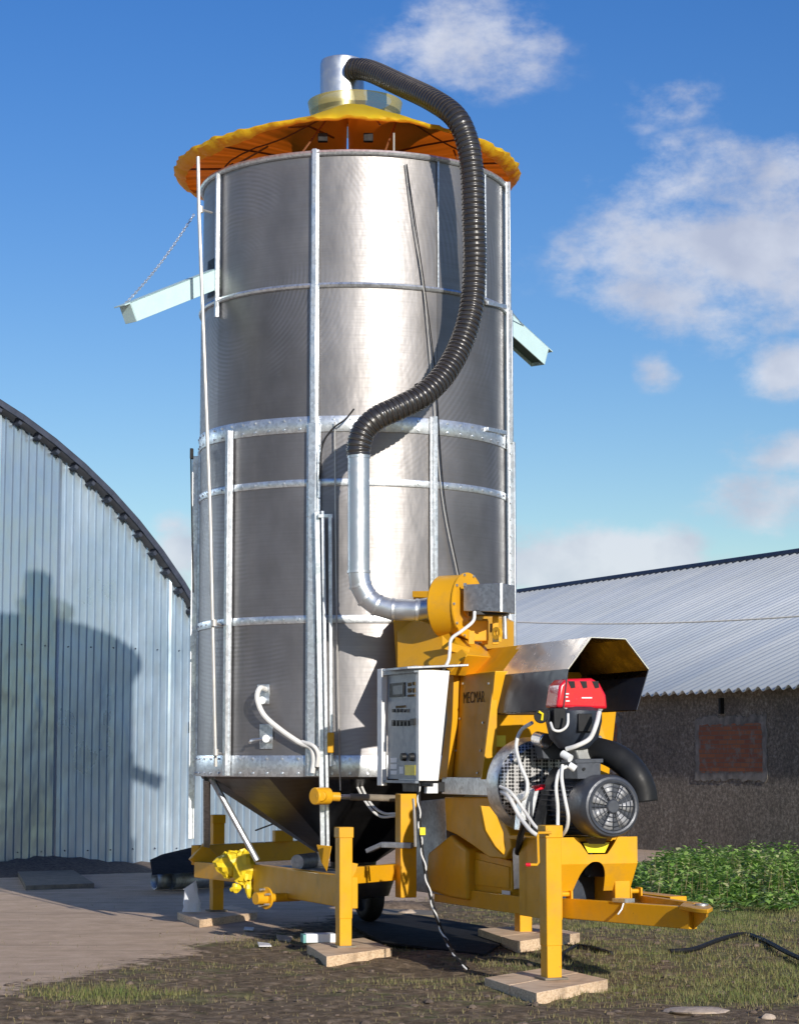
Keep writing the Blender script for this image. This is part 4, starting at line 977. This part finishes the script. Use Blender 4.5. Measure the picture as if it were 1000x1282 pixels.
m=MB(); m.cyl(at(372,1080,20.2),at(402,1076,20.6),.07,n=16); m.build('auger_tube','galvanised_dull',D)
# dark auger trough below the cone
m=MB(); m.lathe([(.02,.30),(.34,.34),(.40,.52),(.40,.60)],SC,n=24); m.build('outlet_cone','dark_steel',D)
# ---------------- burner
aBn=4.45
pr=[(697,886),(701,858),(709,850),(741,849),(751,855),(759,870),(761,888)]
m=MB(); m.prism([ona(x,y,aBn+.12) for x,y in pr],AX*-.22); red=m.build('burner_cover','red_plastic',D,bevel=.022,segs=4)
for x_ in (711,726,741):
    m=MB(); m.prism([ona(x_,853,aBn+.124),ona(x_+8,853,aBn+.124),ona(x_+9,861,aBn+.124),ona(x_+4,862,aBn+.124)],AX*-.01); m.build('vent_slot','black_plastic',red)
for i,(x0,y,x1) in enumerate(((708,868,712),(708,872,711),(728,873,741),(708,877,713))):
    m=MB(); m.prism([ona(x0,y,aBn+.124),ona(x1,y,aBn+.124),ona(x1,y+1.6,aBn+.124),ona(x0,y+1.6,aBn+.124)],AX*-.003); m.build('print_mark','label_white',red)
m=MB(); m.prism([ona(x,y,aBn+.10) for x,y in ((703,885),(757,886),(750,897),(712,896))],AX*-.30); m.build('burner_flange','grey_casting',D,bevel=.01)
m=MB(); cB=ona(718,900,aBn-.05); m.lathe([(.001,-.24),(.12,-.23),(.19,-.15),(.22,-.02),(.22,.06),(.18,.09),(.001,.09)],cB,n=32); m.build('burner_body','dark_blue_casting',D,smooth=40)
m=MB(); m.box(ona(698,900,aBn+.12),AX*.04,BX*.05,ZX*.08); m.build('ignition_box','black_plastic',D,bevel=.006)
m=MB(); m.box(ona(732,905,aBn+.17),AX*.01,BX*.06,ZX*.07); m.build('ignition_box','black_plastic',D,bevel=.006)
m=MB(); m.cyl(ona(677,897,aBn),ona(677,897,aBn+.10),.055,n=18); fl=m.build('servo_motor','black_plastic',D,bevel=.006)
m=MB(); m.tube([ona(674,891,aBn+.105),ona(679,894,aBn+.11),ona(678,902,aBn+.105)],.010,6); m.build('servo_mark','sticker_yellow',fl)
m=MB(); m.prism([ona(x,y,aBn+.02) for x,y in ((724,952),(720,938),(742,930),(752,920),(760,932),(748,952))],AX*-.2); m.build('air_gate','grey_casting',D,bevel=.012)
m=MB(); m.cyl(ona(672,925,4.1),ona(684,928,4.25),.06,n=20); m.build('burner_nozzle','bright_steel',D,bevel=.01)
# terminal box, motor
m=MB(); m.prism([ona(x,y,4.75) for x,y in ((722,955),(752,954),(752,975),(722,976))],AX*-.22); tb=m.build('terminal_box','motor_paint',D,bevel=.006)
m=MB(); m.prism([ona(x,y,4.755) for x,y in ((720,951),(755,950),(755,955),(720,956))],AX*-.24); m.build('box_lid','motor_paint',tb,bevel=.003)
m=MB(); m.cyl(ona(731,963,4.755),ona(731,963,4.765),.012,n=10); m.build('gland','black_plastic',tb)
MC=ona(767,1010,4.98); RM=.232
m=MB(); m.lathe([(.001,-.85),(.10,-.85),(.19,-.80),(.205,-.78),(.205,-.32),(.225,-.31),(.237,-.28),(.240,-.10),(.236,-.03),(.222,-.005),(.205,.0),(.200,-.02),(.001,-.02)],MC,AX,n=56); mot=m.build('electric_motor','motor_paint',D,smooth=30)
m=MB()
for k in range(36):
    a=2*math.pi*k/36; x_,y_,_=basis(AX); rd=x_*math.cos(a)+y_*math.sin(a); m.box(MC-AX*.55+rd*.215,AX*.22,rd*.014,rd.cross(AX)*.003)
m.build('cooling_fins','motor_paint',mot,smooth=0)
m=MB(); x_,y_,_=basis(AX)
m.lathe([(.198,.002),(.205,.008),(.200,.012),(.185,.008)],MC,AX,n=48); m.lathe([(.001,.012),(.045,.012),(.055,-.0)],MC,AX,n=24)
for rr_ in (.08,.115,.15,.18): m.tube([MC+AX*.004+(x_*math.cos(R_(a))+y_*math.sin(R_(a)))*rr_ for a in range(0,361,10)],.0028,4,False)
for k in range(12):
    a=R_(30*k); rd=x_*math.cos(a)+y_*math.sin(a); m.tube([MC+rd*.05+AX*.006,MC+rd*.2+AX*.006],.003,4)
m.build('fan_grille','motor_paint',mot)
m=MB()
for k in range(7):
    a=R_(360/7*k); rd=x_*math.cos(a)+y_*math.sin(a); tn=rd.cross(AX); m.add([MC+rd*.05+tn*.012-AX*.008,MC+rd*.165+tn*.050-AX*.018,MC+rd*.18-AX*.012,MC+rd*.165-tn*.045-AX*.004,MC+rd*.05-tn*.012-AX*.004],[[0,1,2,3,4]])
m.build('cooling_fan','fan_cover',mot,solid=.004)
# black intake pipe
ip=[at(738,936,17.2),at(752,940,17.1),at(768,946,17.0),at(784,957,16.95),at(797,973,16.9),at(804,990,16.9),at(806,1004,16.9)]
m=MB(); sp_i=spline(ip,6); m.tube(sp_i,[.088+.014*min(1,i/16) for i in range(len(sp_i))],24,False); m.build('intake_pipe','black_plastic',D,solid=.008,smooth=60)
m=MB(); m.prism([ona(x,y,4.35) for x,y in ((748,915),(752,905),(763,940),(752,946))],AX*-.05); m.prism([ona(x,y,4.3) for x,y in ((750,964),(770,972),(750,976))],AX*-.05); m.build('motor_bracket','yellow_paint',D,bevel=.004)
# perforated guard of the main fan
aG=3.98; GC=ona(676,983,aG)
m=MB(); m.lathe([(.001,0),(.30,0),(.345,-.04),(.365,-.14)],GC,AX,n=56); gd=m.build('fan_guard','guard_mesh',D,smooth=20)
m=MB(); m.lathe([(.343,-.042),(.352,-.04),(.378,-.14),(.378,-.20),(.34,-.2)],GC,AX,n=56); m.build('guard_rim','galvanised',gd,smooth=30)
# belt guard and dark housing behind the motor
m=MB(); m.prism([ona(x,y,4.32) for x,y in ((690,985),(702,962),(735,960),(742,1046),(676,1046))],AX*-.18); m.build('belt_guard','black_plastic',D,bevel=.02)
m=MB(); m.prism([ona(x,y,4.30) for x,y in ((654,995),(668,988),(676,985),(664,1038),(650,1040))],AX*-.10); m.build('guard_bracket','galvanised',D,bevel=.006)
m=MB(); m.prism([ona(x,y,4.31) for x,y in ((668,984),(683,982),(682,988),(670,991))],AX*-.05); m.build('oil_cap','red_plastic',D,bevel=.006)
m=MB(); m.prism([ona(x,y,4.2) for x,y in ((676,928),(720,930),(718,952),(680,950))],AX*-.12); m.build('support_plate','motor_paint',D,bevel=.005)
# white cables around the burner
W='cable_white'
wire([at(666,905,17.1),at(652,915,17.2),at(646,935,17.15),at(652,960,17.0),at(660,980,16.95),at(657,998,16.95),at(645,1003,17.1),at(634,1000,17.2)],0.0150,W,n=10)
wire([at(628,992,17.2),at(638,1000,17.0),at(650,1022,16.9),at(664,1040,16.75),at(676,1048,16.7)],0.0165,W,n=10)
wire([at(626,985,17.2),at(640,993,17.05),at(656,1015,16.95),at(670,1035,16.8),at(682,1042,16.75)],0.0135,W,n=10)
wire([at(709,960,16.7),at(700,966,16.65),at(696,985,16.6),at(698,1010,16.6),at(698,1035,16.6)],0.0135,W,n=10)
wire([at(704,958,16.65),at(703,975,16.6),at(707,1000,16.55),at(711,1022,16.55),at(709,1038,16.6),at(702,1048,16.7)],0.0135,W,n=10)
wire([at(709,938,16.75),at(722,934,16.7),at(738,925,16.7),at(746,908,16.7),at(750,892,16.8)],0.0180,W,n=10)
wire([at(689,905,16.75),at(693,914,16.7),at(702,915,16.7),at(710,908,16.7),at(711,894,16.75)],0.0105,W,n=8)
m=MB(); m.cyl(at(704,944,16.75),at(714,950,16.7),.03,n=14); m.cyl(at(712,958,16.7),at(720,963,16.7),.028,n=14); m.build('cable_gland','label_white',D)
wire([at(604,1020,17.6),at(648,1068,17.3),at(652,1045,17.1),at(658,1030,17.0)][1:],.026,'rubber_black',n=8)
# ---------------- chutes at the top
def chute(p0,p1,w,h,side,name='spout'):
    d=(p1-p0).normalized(); s_=d.cross(ZX).normalized(); u=s_.cross(d)
    m=MB(); e=d*h*.35
    q0=[p0-s_*w/2-u*h/2,p0+s_*w/2-u*h/2,p0+s_*w/2+u*h/2,p0-s_*w/2+u*h/2]
    q1=[p1-s_*w/2-u*h/2+e*0,p1+s_*w/2-u*h/2+e*0,p1+s_*w/2+u*h/2+e,p1-s_*w/2+u*h/2+e]
    t=.012
    # three-sided channel, open underneath
    m.prism([q0[2],q0[3],q0[3]-u*t,q0[2]-u*t],(q1[2]-q0[2])); m.prism([q0[3],q0[0],q0[0]+s_*t,q0[3]+s_*t],(q1[0]-q0[0])); m.prism([q0[2],q0[1],q0[1]-s_*t,q0[2]-s_*t],(q1[1]-q0[1]))
    m.prism([q1[0]-d*.01,q1[1]-d*.01,q1[2]-e-d*.01,q1[3]-e-d*.01],d*.012)
    o=m.build(name,'mint_paint',D,bevel=.003)
    m=MB(); m.prism([q0[0]+s_*t+u*.03,q0[1]-s_*t+u*.03,q1[1]-s_*t+u*.03-d*.03,q1[0]+s_*t+u*.03-d*.03],u*.01); m.build('spout_floor','mint_dark',o)
    return o
chute(at(276,346,20.5),at(160,392,19.75),.17,.185,1)
chute(at(600,378,21.0),at(676,447,21.75),.17,.20,-1)
m=MB(); p=wallpt(263,330,.008); ph=math.degrees(math.asin((p.x-SC.x)/(SR+.008)))
arc_panel(ph-2.5,ph+6,at(443,365,20.3).z,at(443,318,20.3).z,SR+.012,6).build('hatch_opening','black_plastic',D)
ch=[at(157,380,19.75).lerp(at(243,268,20.2),t)-ZX*.05*math.sin(math.pi*t) for t in np.linspace(0,1,44)]
m=MB()
for i in range(len(ch)-1):
    c_=(ch[i]+ch[i+1])/2; d=(ch[i+1]-ch[i]).normalized(); x_,y_,_=basis(d); s_=x_ if i%2 else y_
    m.tube([c_+d*math.cos(R_(a))*.017+s_*math.sin(R_(a))*.010 for a in range(0,361,45)],.0045,4,False)
m.build('chain','galvanised',D)
wire([at(636,385,21.0),at(655,408,21.4)],.006,'galvanised','chain',sp_=False)
for z_px in (382,540,775):
    p=wallpt(615,z_px,.0); m=MB(); m.beam(at(609,z_px-3,20.3),at(633,z_px+2,20.7),.03,.04); m.build('post_clip','galvanised',D,bevel=.004)

# ================================================================== LOOSE THINGS
def flat_thing(name,mat,pts,h,label,cat,z0=-.02,bevel=.004,lift=0):
    P=[G(x,y) for x,y in pts]; c=sum(P,Vector())/len(P); m=MB(); m.prism([Vector((p.x,p.y,z0)) for p in P],ZX*(h-z0)); return tag(m.build(name,mat,root=c,bevel=bevel),label,cat)
# white box on the middle pad
bc=G(400,1180,PH); th_=R_(12); bx_=Vector((math.cos(th_),math.sin(th_),0)); by_=Vector((-math.sin(th_),math.cos(th_),0)); c_=Vector((G(400,1180,.065).x,G(400,1180,.065).y,.065))
bxr=thing('small_carton',tuple(c_),'small white carton with a teal end lying beside the middle jack leg','box')
m=MB(); m.prism([c_-bx_*.13-by_*.07,c_+bx_*.13-by_*.07,c_+bx_*.13+by_*.07,c_-bx_*.13+by_*.07],ZX*.075); m.build('carton_body','paper_white',bxr,bevel=.006)
m=MB(); m.prism([c_-bx_*.155-by_*.072,c_-bx_*.13-by_*.072,c_-bx_*.13+by_*.072,c_-bx_*.155+by_*.072],ZX*.07); m.build('carton_end','teal_card',bxr,bevel=.003)
# paper sack on rear pad
c_=G(240,1143,PH); c_=Vector((c_.x,c_.y,PH))
m=MB(); vs=[];fs=[]; K=9
for i in range(7):
    f=i/6; wx=.085*(1-.25*f)+.01*random.random(); 
    for k in range(12):
        a=2*math.pi*k/12; vs.append(c_+Vector((math.cos(a)*wx*(1+random.uniform(-.12,.12))-.06*max(0,f-.6),math.sin(a)*.05*(1-.5*f)*(1+random.uniform(-.2,.2)),.01+f*.27+(.05*math.cos(a) if i==6 else 0))))
for i in range(6):
    for k in range(12): fs.append([i*12+k,i*12+(k+1)%12,(i+1)*12+(k+1)%12,(i+1)*12+k])
fs.append([72+k for k in range(12)]); m.add(vs,fs); tag(m.build('paper_sack','paper_white',root=c_,smooth=20),'crumpled white paper sack standing on the rear left wooden pad','sack')
# yellow crumpled cover over the frame end
c_=at(297,1082,21.2)
m=MB(); rs=random.Random(3)
def crumple(m,c,r,sc,jit,n=9):
    vs=[];fs=[]
    for i in range(n+1):
        th=math.pi*i/n
        for k in range(2*n):
            ph=math.pi*k/n; q=1+rs.uniform(-jit,jit); vs.append(c+Vector((math.sin(th)*math.cos(ph)*sc[0],math.sin(th)*math.sin(ph)*sc[1],math.cos(th)*sc[2]))*r*q)
    for i in range(n):
        for k in range(2*n): fs.append([i*2*n+k,(i+1)*2*n+k,(i+1)*2*n+(k+1)%(2*n),i*2*n+(k+1)%(2*n)])
    m.add(vs,fs)
crumple(m,at(288,1083,21.15),.13,(1.1,.7,.9),.22); crumple(m,at(306,1086,21.1),.13,(.9,.6,1.15),.22); crumple(m,at(296,1074,21.2),.12,(1.1,.6,.5),.25)
crumple(m,at(295,1113,21.1),.05,(1,.6,.9),.3,6); crumple(m,at(313,1113,21.1),.065,(.7,.6,1.2),.3,6); crumple(m,at(308,1100,21.12),.06,(1,.6,1.4),.3,6)
tag(m.build('yellow_cover','yellow_plastic',root=Vector((c_.x,c_.y,c_.z-.1)),smooth=12),'crumpled bright yellow plastic cover bundled on the frame end by the wheel hub','plastic cover')
# dark trough and ducts on the ground behind
t0=thing('dark_trough',tuple(G(222,1110)),'black sheet trough resting on grey ducts at the foot of the arched hall','trough')
P=[at(187,1077,27.6),at(250,1062,28.4),at(262,1092,27.5),at(190,1096,26.9)]
m=MB(); m.prism(P,Vector((.1,.5,.05))); m.build('trough_body','tarp_black',t0,bevel=.01)
def ductthing(p0,p1,r,label):
    root=Vector(((p0.x+p1.x)/2,(p0.y+p1.y)/2,0)); m=MB(); m.tube([p0,p1],r,24,False); tag(m.build('spare_duct','galvanised_dull',root=root,solid=.006),label,'duct','loose grey ducts lying by the hall')
q0=G(214,1114); q1=G(262,1112); z_=.11
ductthing(Vector((q0.x,q0.y,z_)),Vector((q1.x+.25,q1.y+.3,z_)),.11,'long grey duct lying under the dark trough, ending at the rear jack leg')
q0=G(193,1114); ductthing(Vector((q0.x,q0.y,.12)),Vector((q0.x+.17,q0.y+.1,.12)),.12,'short grey duct stub lying left of the long duct under the dark trough')
# black sheet on the ground
P=[(478,1183),(607,1199),(640,1176),(606,1163),(500,1145),(420,1150)]
m=MB(); Pg=[G(x,y) for x,y in P]; c_=sum(Pg,Vector())/6; m.prism([Vector((p.x,p.y,.004)) for p in Pg],ZX*.022); tag(m.build('rubber_sheet','tarp_black',root=c_,bevel=.004),'flat black rubber sheet on the soil between the middle and near pads','rubber sheet')
# earth heap with boards under the frame
m=MB(); c_=G(500,1140); c_.z=0
m.sphere(Vector((c_.x,c_.y,-.02)),.16,8,(2.2,1.6,.75),.10); tag(m.build('earth_heap','clod',root=c_,smooth=60),'low heap of brown earth under the centre of the dryer frame','earth heap')
def rock(px,py,r,sc,label,mat='stone',name='stone'):
    c_=G(px,py); c_.z=0; m=MB(); m.sphere(c_,r,7,sc,.12); tag(m.build(name,mat,root=c_,smooth=30),label,'stone')
rock(510,1147,.075,(1.5,1,.9),'rounded tan stone beside the earth heap under the dryer')
rock(870,1266,.16,(1.3,1,.14),'flat pale stone slab sunk in the soil at the lower right')
rock(962,1276,.04,(1.2,1,.8),'small dark-shadowed stone near the lower right corner')
flat_thing('plank_offcut','old_board',[(452,1140),(545,1144),(548,1150),(455,1147)],.03,'narrow old plank offcut lying below the earth heap','plank')
flat_thing('paper_scrap','scrap_white',[(322,1181),(338,1183),(340,1186),(324,1186)],.012,'white paper scrap on the soil left of the middle pad','litter',z0=.0)
flat_thing('paper_scrap','scrap_white',[(306,1162),(318,1163),(317,1166),(305,1165)],.012,'tiny white scrap on the shaded ground in front of the rear left pad','litter',z0=.0)
flat_thing('plank_chip','stone',[(346,1173),(366,1175),(364,1180),(348,1179)],.02,'small brown wood chip between the white scrap and the middle pad','litter',z0=.0)
# black hose on the ground
def ghose(pts,r,label):
    P=[G(x,y) for x,y in pts]; P=[Vector((p.x,p.y,r+max(0,z_))) for p,z_ in zip(P,[0]*len(P))]; root=Vector((P[0].x,P[0].y,0)); m=MB(); m.tube(spline(P,8),r,8); tag(m.build('power_cable','rubber_black',root=root),label,'cable','black cable lying in the grass')
ghose([(838,1195),(868,1192),(900,1180),(930,1173),(955,1180),(985,1196),(1010,1207),(1060,1225)],.021,'black cable snaking through the grass right of the drawbar')
ghose([(700,1207),(708,1195),(722,1187),(740,1189),(766,1196)],.015,'short stretch of black cable looping behind the near wooden pad')
